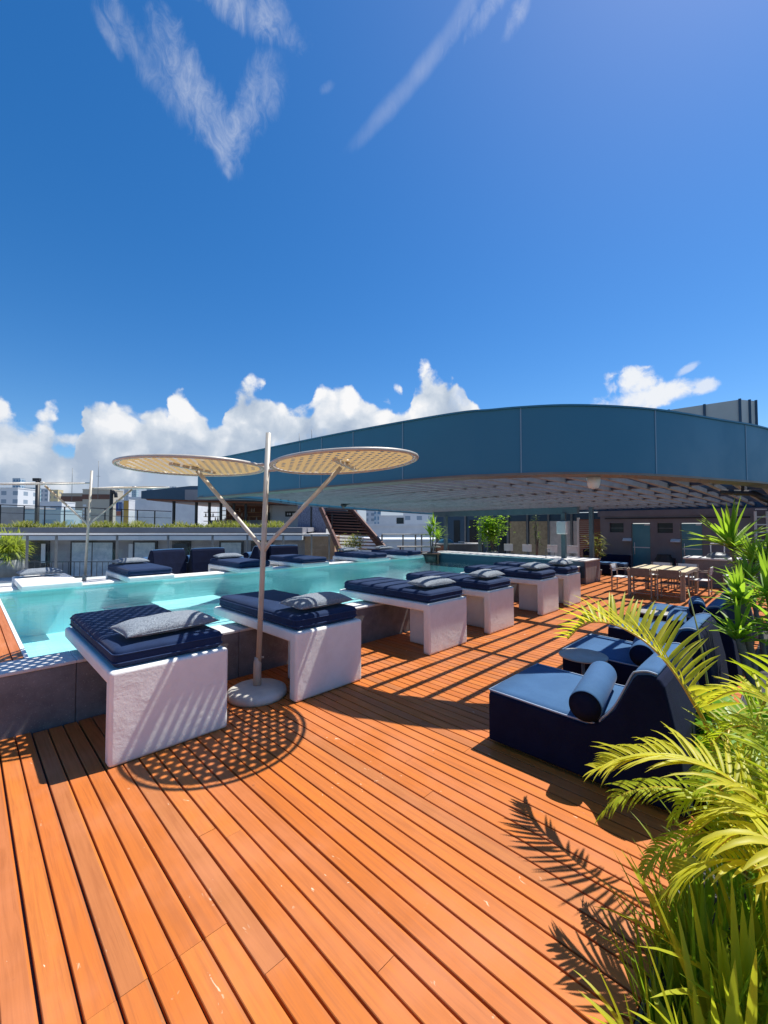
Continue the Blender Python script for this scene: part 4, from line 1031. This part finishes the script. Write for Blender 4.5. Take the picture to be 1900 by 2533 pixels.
# brown staircase
sr = thing('staircase', 'brown open tread staircase climbing from the far terrace', 'staircase', tuple(at(888, 1350, 19.4)))
B0 = Vector(sr.location)
LB, LT = at(834, 1348, 19.6)-B0, at(791, 1251, 24.0)-B0
RB, RT = at(945, 1352, 19.2)-B0, at(861, 1253, 23.0)-B0
k0 = -.32
MB().bar(LB.lerp(LT, k0), LT, .09, .40).build('stringer', 'stairwood', sr); MB().bar(RB.lerp(RT, k0), RT, .09, .40).build('stringer', 'stairwood', sr)
for k in range(18):
    t_ = k0+.03+(1-k0-.05)*k/17; a, b = LB.lerp(LT, t_), RB.lerp(RT, t_)
    MB().bar(a, b, .28, .05).build('tread', 'stairwood' if k > 8 else 'stairwood', sr)
dz_ = Vector((0, 0, -.24)); qd = [LB.lerp(LT, .36)+dz_, RB.lerp(RT, .36)+dz_, RT+dz_, LT+dz_]
MB().add(qd+[v+Vector((0, 0, -.04)) for v in qd], [(0, 1, 2, 3), (7, 6, 5, 4), (0, 4, 5, 1), (1, 5, 6, 2), (2, 6, 7, 3), (3, 7, 4, 0)]).build('soffit', 'slatdark', sr)  # added dark sheet, stands in for the dark interior behind the upper treads
for t_ in (.25, .6, .95):
    MB().bar(LB.lerp(LT, t_)+Vector((0, 0, .15)), LB.lerp(LT, t_)+Vector((0, 0, 1.0)), .04).build('baluster', 'black', sr)
# ---------------------------------------------------------------- city beyond
def block(name, label, px0, px1, ytop, d, m, depth=None, cat='building', group=None, zb=-14, rot=0, parts=()):
    t = thing(name, label, cat, tuple(FH*d+RGT*Lx((px0+px1)/2, d)), YAW-math.pi/2+rot, group)
    t.location.z = zb; w = Lx(px1, d)-Lx(px0, d); hh = Zy(ytop, d)-zb; dp = depth or w*.8
    MB().box(-w/2, w/2, 0, dp, 0, hh).build('walls', m, t)
    # parapet and roof plant
    MB().box(-w/2-.01*w, w/2+.01*w, -.01*w, dp, hh+.002, hh+.02*w+.1).build('parapet', m, t)
    return t, w, hh, dp
TB = tower('tower_blue', (.40, .48, .55), (.12, .24, .36), 3.0, 3.2, .7, .6)
TG = tower('tower_grey', (.50, .53, .57), (.22, .28, .34), 3.4, 3.1)
TW = tower('tower_white', (.66, .68, .70), (.26, .33, .40), 4.2, 3.0, .45, .5)
TL = tower('tower_teal', (.36, .46, .50), (.20, .33, .40), 3.0, 3.0, .6, .6)
TY = tower('tower_yellow', (.62, .52, .30), (.35, .33, .28), 3.6, 3.0)
TS = varied('beige_wall', (.40, .36, .29), (.47, .43, .35), .12, .8)
g = 'towers of the city far behind the pool'
block('tower', 'tall blue glass tower with a white edge at the left of the skyline', 28, 47, 1183, 420, TB, group=g)
block('tower', 'slim white tower attached right of the tall blue glass tower', 47, 54, 1186, 424, 'offwhite', group=g)
block('tower', 'low pale building at the left edge below the tall blue tower', -40, 42, 1208, 150, TW, group=g)
block('tower', 'teal tower left of the black chimney pipe', 58, 84, 1207, 330, TL, group=g)
block('tower', 'grey tower right of the black chimney pipe', 100, 118, 1209, 300, TG, group=g)
block('tower', 'yellow tower right of the black chimney pipe', 121, 142, 1212, 260, TY, group=g)
block('tower', 'narrow pale blue tower directly right of the thin black pipe', 284, 294, 1207, 560, TL, group=g)
block('tower', 'second pale blue tower seen under the left parasol disc', 306, 317, 1211, 540, TG, group=g)
block('tower', 'round topped pale blue tower between two others under the left parasol disc', 325, 336, 1212, 520, TL, group=g)
block('tower', 'wider pale tower nearest the pavilion roof tip', 361, 376, 1206, 500, TB, group=g)
block('tower', 'pale low rise at the skyline behind the beige block', 414, 434, 1204, 480, TW, group=g)
t, w, hh, dp = block('beige_block', 'beige building with a brown top band behind the far parasol pole', 150, 205, 1222, 92, TS)
MB().box(-w/2-.05, w/2+.05, -.06, -.012, hh-1.6, hh-.5).build('band', 'stairwood', t)
t, w, hh, dp = block('beige_block', 'larger beige building with a brown top band right of the far parasol pole', 203, 270, 1212, 86, TS)
MB().box(-w/2-.05, w/2+.05, -.06, -.012, hh-1.9, hh-.9).build('band', 'stairwood', t)
for k in range(5): MB().box(-w/2+.15, -w/2+.8, -.04, -.013, hh-3.4-k*.75, hh-3.0-k*.75).build('window', 'offwhite', t)
t, w, hh, dp = block('mural_building', 'small building with a blue, red and yellow painted wall beside the white wall', 286, 318, 1238, 62, 'offwhite')
for a, b, z0, z1, c in ((-.48, -.02, .62, .94, (.03, .07, .25)), (-.30, .1, .70, .9, (.25, .33, .5)), (-.45, .02, .46, .62, (.35, .07, .05)), (.12, .48, 0, 1, (.50, .28, .05))):
    MB().box(a*w, b*w, -.05, -.012, hh-(1-z0)*4.2-.0, hh-(1-z1)*4.2-.02).build('painted_panel', mat('paint', c, .7)[0], t)
block('white_wall_building', 'long white windowless building behind the roof railing', 318, 484, 1234, 66, 'offwhite')
block('low_building', 'pale low building behind the roof railing at the left edge', -60, 60, 1258, 60, 'wingwall')
block('low_building', 'teal grey low shed behind the roof railing', 60, 150, 1264, 56, TL)
t, w, hh, dp = block('roof_clutter', 'low white rooftop building between the black chimney and the beige block', 96, 152, 1243, 75, TW)
for px, y0, d, l in ((94, 1186, 34, 'black chimney pipe with a cowl standing left of the far parasol pole'), (276, 1218, 33, 'black hooked vent pipe right of the far parasol pole')):
    q = at(px, y0, d); t = thing('vent_pipe', l, 'pipe', (q.x, q.y, -2), YAW-math.pi/2)
    if px < 200:
        MB().tube([(0, 0, 0), (0, 0, q.z+2)], .16, 10).build('pipe', 'black', t); MB().box(-.36, .18, -.12, .12, q.z+1.85, q.z+2.1).build('cowl', 'black', t)
    else:
        MB().tube(catmull([(0, 0, 0), (0, 0, q.z+1.7), (.1, 0, q.z+1.97), (.3, 0, q.z+1.97), (.36, 0, q.z+1.6)], 5), .13, 10).build('pipe', 'black', t)
for px, y0, y1, d, l in ((177, 1158, 1230, 80, 'thin mast on the beige building, left of the far parasol pole'), (242, 1140, 1215, 84, 'thin mast on the beige building, right of the far parasol pole'), (740, 1072, 1110, 24, 'short aerial above the canopy edge, left one'), (771, 1062, 1105, 24, 'taller aerial above the canopy edge, right one')):
    q, q1 = at(px, y0, d), at(px, y1+20, d); t = thing('mast', l, 'mast', (q1.x, q1.y, q1.z), 0, 'thin aerial masts')
    MB().tube([(0, 0, 0), (0, 0, q.z-q1.z)], .016*d/24 if d < 30 else .05, 6).build('rod', 'steel', t)
    MB().bar((-.12*d/30, 0, (q.z-q1.z)*.6), (.12*d/30, 0, (q.z-q1.z)*.6), .02*d/30).build('crossarm', 'steel', t)
g2 = 'white city blocks seen right of the staircase'
block('city_block', 'grey balconied tower right of the staircase top', 906, 930, 1262, 240, TG, group=g2)
block('city_block', 'second grey tower next to the balconied one', 926, 942, 1266, 230, TB, group=g2)
t, w, hh, dp = block('city_block', 'white block with a tall dark window bay', 938, 1002, 1277, 120, 'offwhite', group=g2)
MB().box(.17*w, .45*w, -.05, -.012, hh-6.2, hh-.4).build('window', 'darkglass', t)
block('city_block', 'white building with small windows nearest the canopy edge', 1000, 1062, 1268, 150, TW, group=g2)
block('city_block', 'pale city block behind the potted sword plant', 1058, 1120, 1274, 170, TW, group=g2)
block('city_block', 'hazy slim tower left of the grey balconied tower', 872, 884, 1262, 380, TL, group=g2)
t, w, hh, dp = block('white_low_building', 'long low white building beyond the far railing', 880, 1110, 1302, 62, 'offwhite')
for a, z in ((-.38, 2.2), (-.12, 2.0), (.08, 2.1), (.24, 2.3)): MB().box(a*w, a*w+.45, -.05, -.012, hh-z-.6, hh-z).build('window', 'darkglass', t)
block('white_low_building', 'lower white terrace wall below the long white building', 890, 1110, 1341, 40, 'ceil')
# roof box at the upper right
P0, P1, P2 = at(1590, 1019, 19.2), at(1829, 984.5, 17.0), at(1869, 988, 17.2)
P3 = P2+FH*4; P4 = P0+FH*3
rbx = thing('roof_plant_box', 'pale olive metal plant housing with dark seams rising behind the canopy', 'plant housing', (P1.x, P1.y, 3))
V0 = Vector(rbx.location)
MB().prism([((p-V0).x, (p-V0).y) for p in (P0, P1, P2, P3, P4)], 2, 0, 4.15).build('walls', varied('olive_metal', (.44, .46, .42), (.50, .52, .48), .8, .5), rbx)
nn = (P1-P0).cross(Vector((0, 0, 1))).normalized()
if nn.dot(FH) > 0: nn = -nn
for px in (1656, 1740):
    k = (px-1590)/(1829-1590)*1.06; q = P0.lerp(P1, min(.98, k))-V0+nn*.02; q.z = 0
    MB().bar(q, q+Vector((0, 0, 4.17)), .09, .05).build('seam', 'paneldark', rbx)
for p in (P1, P1.lerp(P2, .6), P2):
    q = p-V0-FH*.02; q.z = 0; MB().bar(q, q+Vector((0, 0, 4.18)), .09, .06).build('seam', 'paneldark', rbx)
# ---------------------------------------------------------------- planting
structure(MB().box(1.62, 17.0, -3.2, .485, -.4, -.035).build('planter_bed', 'soil'))
pe = MB().box(1.60, 17.0, .487, .500, -.3, -.004).build('planter_edge', 'slatdark'); structure(pe)
sm = MB(); rg = random.Random(21)
for k in range(2500):
    x, y = rg.uniform(1.62, 6), rg.uniform(-.5, .48); s_ = rg.uniform(.006, .022)
    an = rg.uniform(0, 6.28); d_ = Vector((math.cos(an), math.sin(an), rg.uniform(-.2, .5))); u = d_.cross(Vector((0, 0, 1))).normalized()
    p = Vector((x, y, -.03+rg.uniform(0, .015)))
    sm.add([p-d_*s_-u*s_*.4, p-d_*s_+u*s_*.4, p+d_*s_+u*s_*.3, p+d_*s_-u*s_*.3], [(0, 1, 2, 3)])
stuff(tag(sm.build('bark_mulch', varied('mulch', (.10, .065, .04), (.05, .034, .024), 30, .9)), 'dark bark mulch covering the planter soil', 'mulch'))
def frond(parent, path, L, name='frond', mt='palm', n=42, t0=.12, w=.026, lift=35, droop=.55, stalk='rachis', r0=.011, seed=1, fwd=.55, jit=.12):
    rg = random.Random(seed); base = Vector(parent.location)
    C = catmull([Vector(p)-base for p in path], 8)
    ln = [0]
    for a, b in zip(C[:-1], C[1:]): ln.append(ln[-1]+(b-a).length)
    T = ln[-1]
    def pos(t):
        s_ = t*T
        for i in range(len(C)-1):
            if ln[i+1] >= s_: return C[i].lerp(C[i+1], (s_-ln[i])/max(1e-6, ln[i+1]-ln[i])), (C[i+1]-C[i]).normalized()
        return C[-1], (C[-1]-C[-2]).normalized()
    st = MB().tube(C, [r0*(1-.8*i/(len(C)-1)) for i in range(len(C))], 7).build(name, stalk, parent)
    m = MB()
    for i in range(n):
        t = t0+(1-t0)*(i+.5)/n; p, tg = pos(t)
        lat = tg.cross(Vector((0, 0, 1)))
        if lat.length < .15: lat = RGT.copy()
        lat.normalize(); upv = lat.cross(tg).normalized()
        if upv.z < 0: upv = -upv
        ll = L*(.45+.55*math.sin(math.pi*min(1, .18+.82*(t-t0)/(1-t0))))*rg.uniform(.85, 1.08)
        if t > .9: ll *= .75
        for sd in (-1, 1):
            e = math.radians(lift+rg.uniform(-9, 9)); k = fwd+.5*(t-t0)+rg.uniform(-jit, jit)
            d = (lat*sd*math.cos(e)+upv*math.sin(e)+tg*k).normalized()
            blade(m, p, d, ll, w*rg.uniform(.8, 1.15), droop*rg.uniform(.6, 1.4), 5, .45, side=(d.cross(upv)).normalized())
    m.build('leaflet', mt, st)
    COL.objects[st.name].children[0]['kind'] = 'stuff' if n > 100 else 'thing'
    return st
def stemtube(parent, path, r=.012, mt='palmstem'):
    base = Vector(parent.location); C = catmull([Vector(p)-base for p in path], 6)
    return MB().tube(C, [r*(1-.75*i/len(C)) for i in range(len(C))], 8).build('stem', mt, parent)
pa = thing('areca_palm', 'yellow areca palm whose arching frond crosses in front of the blue chaises', 'palm', (3.10, .30, -.04))
frond(pa, [(3.10, .30, 0), at(1765, 1850, 2.48), at(1706, 1722, 2.47), at(1643, 1632, 2.6), at(1580, 1576, 2.75), at(1510, 1543, 2.95), at(1448, 1544, 3.12), at(1404, 1582, 3.28)], .34, mt='palmy', n=34, t0=.42, w=.031, lift=48, droop=.50, seed=3, r0=.013, fwd=.35)
stemtube(pa, [(3.14, .27, 0), at(1768, 1800, 2.55), at(1735, 1600, 2.7), at(1702, 1458, 2.95)], .011)
stemtube(pa, [(3.06, .33, 0), at(1800, 1900, 2.35), at(1760, 1760, 2.5), at(1690, 1700, 2.6)], .007, 'rachis')
frond(pa, [(3.12, .26, 0), at(1860, 1850, 2.3), at(1900, 1720, 2.25), at(1960, 1640, 2.1), at(2050, 1620, 1.9)], .30, n=22, t0=.3, w=.024, seed=8, lift=20)
frond(pa, [(3.08, .24, 0), at(1845, 1960, 2.2), at(1800, 1840, 2.3), at(1830, 1760, 2.5), at(1900, 1740, 2.6)], .24, n=20, t0=.35, w=.02, seed=9, lift=25)
pb = thing('areca_palm', 'areca palm spreading low fronds over the deck edge at the lower right', 'palm', (2.20, -.15, -.04))
frond(pb, [(2.20, -.15, 0), at(1960, 2140, 1.66), at(1900, 2010, 1.75), at(1850, 1962, 1.8), at(1780, 1910, 1.9), at(1690, 1878, 2.0), at(1600, 1872, 2.1), at(1530, 1884, 2.15), at(1478, 1905, 2.2)], .34, mt='palmy', n=50, t0=.30, w=.021, lift=24, droop=.75, seed=4, r0=.012)
frond(pb, [(2.25, -.12, 0), at(1930, 2150, 1.75), at(1880, 2070, 1.85), at(1800, 2000, 1.95), at(1700, 1955, 2.1), at(1600, 1950, 2.2), at(1530, 1972, 2.25), at(1490, 2015, 2.3)], .24, n=40, t0=.3, w=.021, lift=10, droop=.8, seed=5)
frond(pb, [(2.15, -.2, 0), at(2060, 2290, 1.42), at(1985, 2150, 1.46), at(1905, 2080, 1.52), at(1830, 2060, 1.6), at(1770, 2100, 1.68)], .30, mt='palmy', n=26, t0=.3, w=.030, lift=5, droop=1.0, seed=6)
frond(pb, [(2.18, -.1, 0), at(1960, 2040, 1.9), at(1900, 1930, 2.05), at(1840, 1880, 2.2), at(1770, 1880, 2.3), at(1720, 1920, 2.35)], .26, n=34, t0=.3, w=.022, lift=25, droop=.8, seed=7)
frond(pb, [(2.24, -.16, 0), at(1985, 2080, 1.75), at(1960, 1940, 1.8), at(1900, 1860, 1.9), at(1830, 1830, 2.05)], .27, n=30, t0=.3, w=.022, lift=30, seed=17)
frond(pb, [(2.30, -.2, 0), at(1950, 2000, 1.9), at(1880, 1930, 1.95), at(1800, 1920, 2.0), at(1720, 1960, 2.05), at(1660, 2030, 2.1)], .24, n=44, t0=.25, w=.019, lift=15, droop=.9, seed=23)
frond(pb, [(2.28, -.18, 0), at(1990, 2140, 1.6), at(1930, 2040, 1.65), at(1870, 2010, 1.72), at(1790, 2010, 1.8), at(1720, 2060, 1.9)], .26, mt='palmy', n=44, t0=.25, w=.021, lift=20, droop=.8, seed=24)
frond(pb, [(2.35, -.3, 0), at(2000, 1950, 1.9), at(1940, 1850, 2.0), at(1880, 1800, 2.1), at(1810, 1800, 2.2), at(1760, 1840, 2.3)], .26, n=40, t0=.25, w=.02, lift=30, droop=.7, seed=25)
frond(pb, [(2.20, -.1, 0), at(2020, 2330, 1.55), at(1940, 2210, 1.58), at(1860, 2140, 1.62), at(1770, 2130, 1.7), at(1690, 2165, 1.76), at(1650, 2215, 1.8)], .25, mt='palmy', n=44, t0=.25, w=.021, lift=18, droop=.9, seed=31)
frond(pb, [(2.25, -.1, 0), at(1960, 2200, 1.75), at(1890, 2100, 1.8), at(1800, 2060, 1.88), at(1710, 2070, 1.95), at(1630, 2110, 2.0), at(1590, 2160, 2.02)], .22, n=44, t0=.25, w=.018, lift=12, droop=1.0, seed=32)
frond(pb, [(2.4, -.25, 0), at(2010, 1880, 1.9), at(1940, 1770, 2.0), at(1880, 1720, 2.1), at(1810, 1710, 2.2), at(1750, 1740, 2.3)], .26, mt='palmy', n=40, t0=.25, w=.02, lift=30, droop=.7, seed=33)
# strap leaved clumps at the lower right
def clump(name, label, loc, n, L, w, mt, seed, spread=.55, rad=.10, droop=(.5, 1.5), cat='plant', group=None):
    rg = random.Random(seed); t = MB()
    for k in range(n):
        an = rg.uniform(0, 6.283); r = rad*math.sqrt(rg.random()); p = (r*math.cos(an), r*math.sin(an), 0)
        a2 = an+rg.uniform(-.7, .7); s_ = rg.uniform(.05, spread)
        blade(t, p, (math.cos(a2)*s_, math.sin(a2)*s_, 1), L*rg.uniform(.55, 1.1), w*rg.uniform(.7, 1.2), rg.uniform(*droop)*s_/spread+.1, 8, .35)
    o = t.build(name, mt); o.location = loc
    return tag(o, label, cat, group)
gg = 'grassy strap leaved plants in the planter'
for i, (x, y, n, L, w, mt, lab) in enumerate((
    (2.62, .36, 44, .44, .018, 'strap', 'grassy clump at the deck edge just below the palm shadow'),
    (2.34, .33, 56, .50, .021, 'strap', 'dark green grassy clump leaning over the deck edge near the bottom right'),
    (2.06, .30, 46, .56, .022, 'strap', 'grassy clump lowest along the deck edge, its tips crossing the deck'),
    (2.50, .10, 54, .50, .026, 'strap', 'tall grassy clump behind the deck edge under the drooping frond'),
    (2.22, .08, 40, .66, .036, 'strapy', 'bright yellow green broad bladed clump at the right edge below the palm fronds'),
    (1.92, .16, 40, .64, .046, 'strapy', 'bright broad bladed clump cut off by the bottom edge'),
    (1.74, .20, 26, .54, .050, 'strapy', 'bright broad bladed clump in the bottom right corner'),
    (2.05, -.02, 34, .62, .040, 'strap', 'tall green broad bladed clump at the right edge above the bottom corner'),
    (2.40, -.12, 40, .66, .036, 'strapy', 'tall yellow green clump rising at the right edge among the palm fronds'),
    (2.62, -.18, 50, .80, .034, 'strapy', 'lime green strap leaved clump in the middle of the palm fronds'),
    (2.95, -.05, 50, .62, .030, 'strap', 'strap leaved clump just right of the yellow palm stalk'),
    (3.25, -.25, 46, .80, .034, 'strapy', 'lime green clump at the right edge beside the broad leaves'),
    (1.98, .42, 34, .34, .016, 'strap', 'short grassy clump right on the deck edge near the bottom'),
    (2.20, .42, 36, .36, .016, 'strap', 'short grassy clump on the deck edge where the palm shadow ends'),
    (2.44, .43, 34, .34, .015, 'strap', 'short grassy clump on the deck edge under the green frond'),
    (1.82, .40, 24, .34, .022, 'strapy', 'short bright clump on the deck edge in the bottom corner'),
    (2.85, .24, 60, .52, .020, 'strap', 'grassy clump at the foot of the yellow palm'),
    (3.3, .10, 60, .55, .022, 'strap', 'grassy clump behind the foot of the yellow palm'))):
    clump('strap_plant', lab, (x, y, -.04), n, L, w, mt, 30+i, .62 if mt == 'strap' else .72, .09, group=gg)
def dracaena(label, base, heads, tr=.04, L=.42, w=.042, seed=1, n=70, lo=-.35):
    t = thing('sword_plant', label, 'plant', base, 0, 'sword leaved plants in the planter'); rg = random.Random(seed); b0 = Vector(base)
    for i, hp in enumerate(heads):
        hp = Vector(hp)-b0
        MB().tube(catmull([(rg.uniform(-.03, .03), rg.uniform(-.03, .03), 0), Vector((hp.x*.4, hp.y*.4, hp.z*.45)), hp], 6), [tr*(1-.35*k/12) for k in range(13)], 10).build('trunk', 'trunk', t)
        m = MB()
        for k in range(n):
            an = rg.uniform(0, 6.283); el = rg.uniform(lo, 1.5); c = math.cos(el)
            blade(m, hp+Vector((0, 0, rg.uniform(-.06, .05))), (math.cos(an)*c, math.sin(an)*c, math.sin(el)), L*rg.uniform(.7, 1.1), w*rg.uniform(.8, 1.15), rg.uniform(.1, .55), 4, .35)
        m.build('crown', 'drac', t)
    return t
dracaena('sword leaved plant with two bright stacked crowns on a grey trunk right of the chaises', (5.45, .28, -.04), [at(1828, 1578, 4.15), at(1832, 1492, 4.3)], .05, .43, .050, 2, 36, -.1)
dracaena('tall sword leaved plant in front of the washroom doors', (9.6, .55, -.04), [at(1808, 1352, 7.6)], .05, .84, .085, 3, 60, -.2)
dracaena('sword leaved plant behind and right of the tall one, cut by the right edge', (9.0, .10, -.04), [at(1862, 1392, 6.9), at(1905, 1400, 6.6)], .04, .55, .06, 4, 44, -.2)
dracaena('leafy sword plant at the right edge above the broad leaves', (5.9, -.1, -.04), [at(1900, 1475, 4.2), at(1925, 1560, 4.0)], .035, .50, .055, 5, 40, -.2)
dracaena('low yellow green sword plant before the tall one', (8.0, .35, -.04), [at(1850, 1430, 6.0)], .035, .42, .055, 6, 40, -.1)
def broad(label, loc, n, seed, size=.22, hgt=.4):
    t = thing('broad_leaf_plant', label, 'plant', loc, 0, 'broad leaved plants in the planter'); rg = random.Random(seed); m = MB(); sm_ = MB()
    for k in range(n):
        an = rg.uniform(0, 6.283); r = rg.uniform(.03, .26); tip = Vector((r*math.cos(an), r*math.sin(an), hgt*rg.uniform(.4, 1.1)))
        sm_.tube([(0, 0, 0), tip*.5+Vector((0, 0, .05)), tip], .005, 5)
        d = Vector((math.cos(an+rg.uniform(-.5, .5)), math.sin(an+rg.uniform(-.5, .5)), rg.uniform(-.35, .55))).normalized(); s_ = d.cross(Vector((0, 0, 1))).normalized(); nr = s_.cross(d)
        S_ = size*rg.uniform(.6, 1.1); vs = []; N = 9
        for i in range(N+1):
            u = i/N; ww = S_*.45*math.sin(math.pi*min(1, u*.93+.07))**.7*(1+.16*math.sin(u*22+k))
            c = tip+d*S_*u+Vector((0, 0, -.35*S_*u*u)); vs += [c-s_*ww+nr*(.22*ww), c, c+s_*ww+nr*(.22*ww)]
        m.add(vs, [(3*i+a, 3*i+a+1, 3*i+a+4, 3*i+a+3) for i in range(N) for a in (0, 1)], True)
    sm_.build('stems', 'palmstem', t); m.build('leaves', 'broad', t); return t
for i, (px, py, d, n, s_, h_, lab) in enumerate(((1790, 1880, 3.2, 34, .22, .42, 'bright lobed broad leaved plant behind the yellow palm stalk'), (1860, 1850, 3.3, 30, .26, .5, 'bright broad leaved plant at the right edge under the sword plants'), (1740, 1850, 3.55, 26, .18, .30, 'low broad leaved plant spilling to the deck edge behind the palm'), (1900, 1900, 2.8, 26, .26, .45, 'broad leaved plant at the right edge beside the palm fronds'))):
    q = gnd(px, py) if i < 3 else at(px, py, d); broad(lab, (at(px, py, d).x, min(.40, at(px, py, d).y), -.04), int(n*1.6), 60+i, s_*1.15, h_*1.15)
def bush(name, label, loc, rad, hgt, n, seed, leafL=.12, leafw=.05, mt='bush', cat='shrub', trunk=.02, group=None, pot=None):
    t = thing(name, label, cat, loc, 0, group); rg = random.Random(seed); m = MB(); z0 = pot[1] if pot else 0
    lim = []
    for k in range(9):
        an = rg.uniform(0, 6.283); e = Vector((rad*.7*math.cos(an)*rg.random(), rad*.7*math.sin(an)*rg.random(), z0+hgt*rg.uniform(.45, .95)))
        lim.append(e)
    st = MB()
    for e in lim: st.tube([(0, 0, z0), (e.x*.3, e.y*.3, z0+(e.z-z0)*.5), e], [trunk, trunk*.7, trunk*.3], 6)
    st.build('stems', 'trunk', t)
    for k in range(n):
        e = lim[rg.randrange(9)]; q = e+Vector((rg.gauss(0, rad*.33), rg.gauss(0, rad*.33), rg.gauss(0, hgt*.17)))
        if q.z < z0+.02: q.z = z0+.04
        an = rg.uniform(0, 6.283); blade(m, q, (math.cos(an), math.sin(an), rg.uniform(-.4, .7)), leafL*rg.uniform(.7, 1.2), leafw, .6, 3, .3)
    m.build('crown', mt, t)
    if pot: MB().lathe([(pot[0]*.8, 0), (pot[0], pot[1]*.9), (pot[0], pot[1]), (pot[0]*.85, pot[1]), (pot[0]*.8, pot[1]*.9)], n=28).build('pot', pot[2] if len(pot) > 2 else 'pot', t)
    return t
q = gnd(1775, 1680); bush('shrub', 'dark leafy shrub under the sword plants beside the deck', (5.0, -.30, -.04), .35, .45, 420, 70, .14, .045)
bush('shrub', 'dense green shrub at the right edge behind the far chaise', (7.4, -.75, -.04), .5, 1.0, 700, 71, .18, .05, 'drac')
bush('shrub', 'dense green shrub in the planter near the grill counter', (11.5, .2, -.04), .6, 1.1, 700, 72, .2, .06, 'drac')
bush('shrub', 'low green shrub at the far end of the planter', (13.5, .1, -.04), .6, .9, 500, 73, .2, .06)
q = at(1217, 1362, 19.6); bush('potted_shrub', 'leafy green potted shrub on the bar side by the blinds', (q.x, q.y, .3), .62, 1.5, 900, 80, .22, .10, 'broad', pot=(.28, .45))
q = at(1478, 1400, 16.3); bush('potted_shrub', 'thin yellow green reed plant beside the end wall of the pool bar', (q.x, q.y, 0), .28, 1.2, 160, 81, .38, .04, 'dry', pot=(.16, .25))
q = at(1328, 1362, 18.2); bush('potted_shrub', 'thin bare stemmed plant with a few leaves behind the bar ledge', (q.x, q.y, 0), .16, 2.05, 60, 82, .22, .05, 'bush', trunk=.05, pot=(.2, .3))
q = at(868, 1362, 18.0); bush('potted_shrub', 'leafy plant at the foot of the brown staircase', (q.x, q.y, .3), .55, .95, 340, 83, .26, .05, 'dry', pot=(.2, .25))
# pale dracaena by the bar, ball plant at left
q = at(1068, 1358, 18.5); t = dracaena('pale potted sword plant beside the bar post at the far end of the pool', (q.x, q.y, .3), [at(1073, 1300, 18.5), at(1064, 1322, 18.5), at(1082, 1330, 18.6)], .035, .62, .06, 9, 40)
t['group'] = 'potted plants round the pool'
MB().lathe([(.32, 0), (.42, .25), (.44, .42), (.36, .42)], n=24).build('pot', 'slatdark', t)
tb_ = thing('picnic_table', 'brown slatted table with benches on the far terrace by the bar', 'table', tuple(at(1035, 1365, 18.6)), YAW-math.pi/2)
tb_.location.z = .3
MB().box(-.95, .95, -.35, .35, .70, .74).build('top', 'tableleg', tb_)
for y in (-.62, .62): MB().box(-.9, .9, y-.13, y+.13, .42, .46).build('seat', 'stairwood', tb_)
for x in (-.8, .8): MB().box(x-.04, x+.04, -.6, .6, 0, .42).build('leg', 'stairwood', tb_); MB().box(x-.04, x+.04, -.05, .05, .42, .70).build('leg', 'stairwood', tb_)
q = at(20, 1400, 13.6); pq = thing('potted_grass', 'bushy yellow green grass ball in a grey pot at the left edge of the far terrace', 'potted plant', (q.x, q.y, .30))
zp = at(20, 1384, 13.6).z-.30
MB().lathe([(.34, 0), (.42, zp*.5), (.40, zp), (.34, zp), (.3, zp-.05)], n=32).build('pot', 'pot', pq)
m = MB(); rg = random.Random(90)
for k in range(900):
    an = rg.uniform(0, 6.283); el = rg.uniform(-.2, 1.5); c = math.cos(el); b = Vector((rg.gauss(0, .12), rg.gauss(0, .12), zp+rg.uniform(.05, .5)))
    blade(m, b, (math.cos(an)*c, math.sin(an)*c, math.sin(el)), rg.uniform(.35, .72), .035, rg.uniform(.8, 1.8), 5, .3)
m.build('leaves', leaf('ball_leaf', (.30, .40, .03), (.48, .50, .06), (.66, .76, .05)), pq)
bpy.context.view_layer.update()
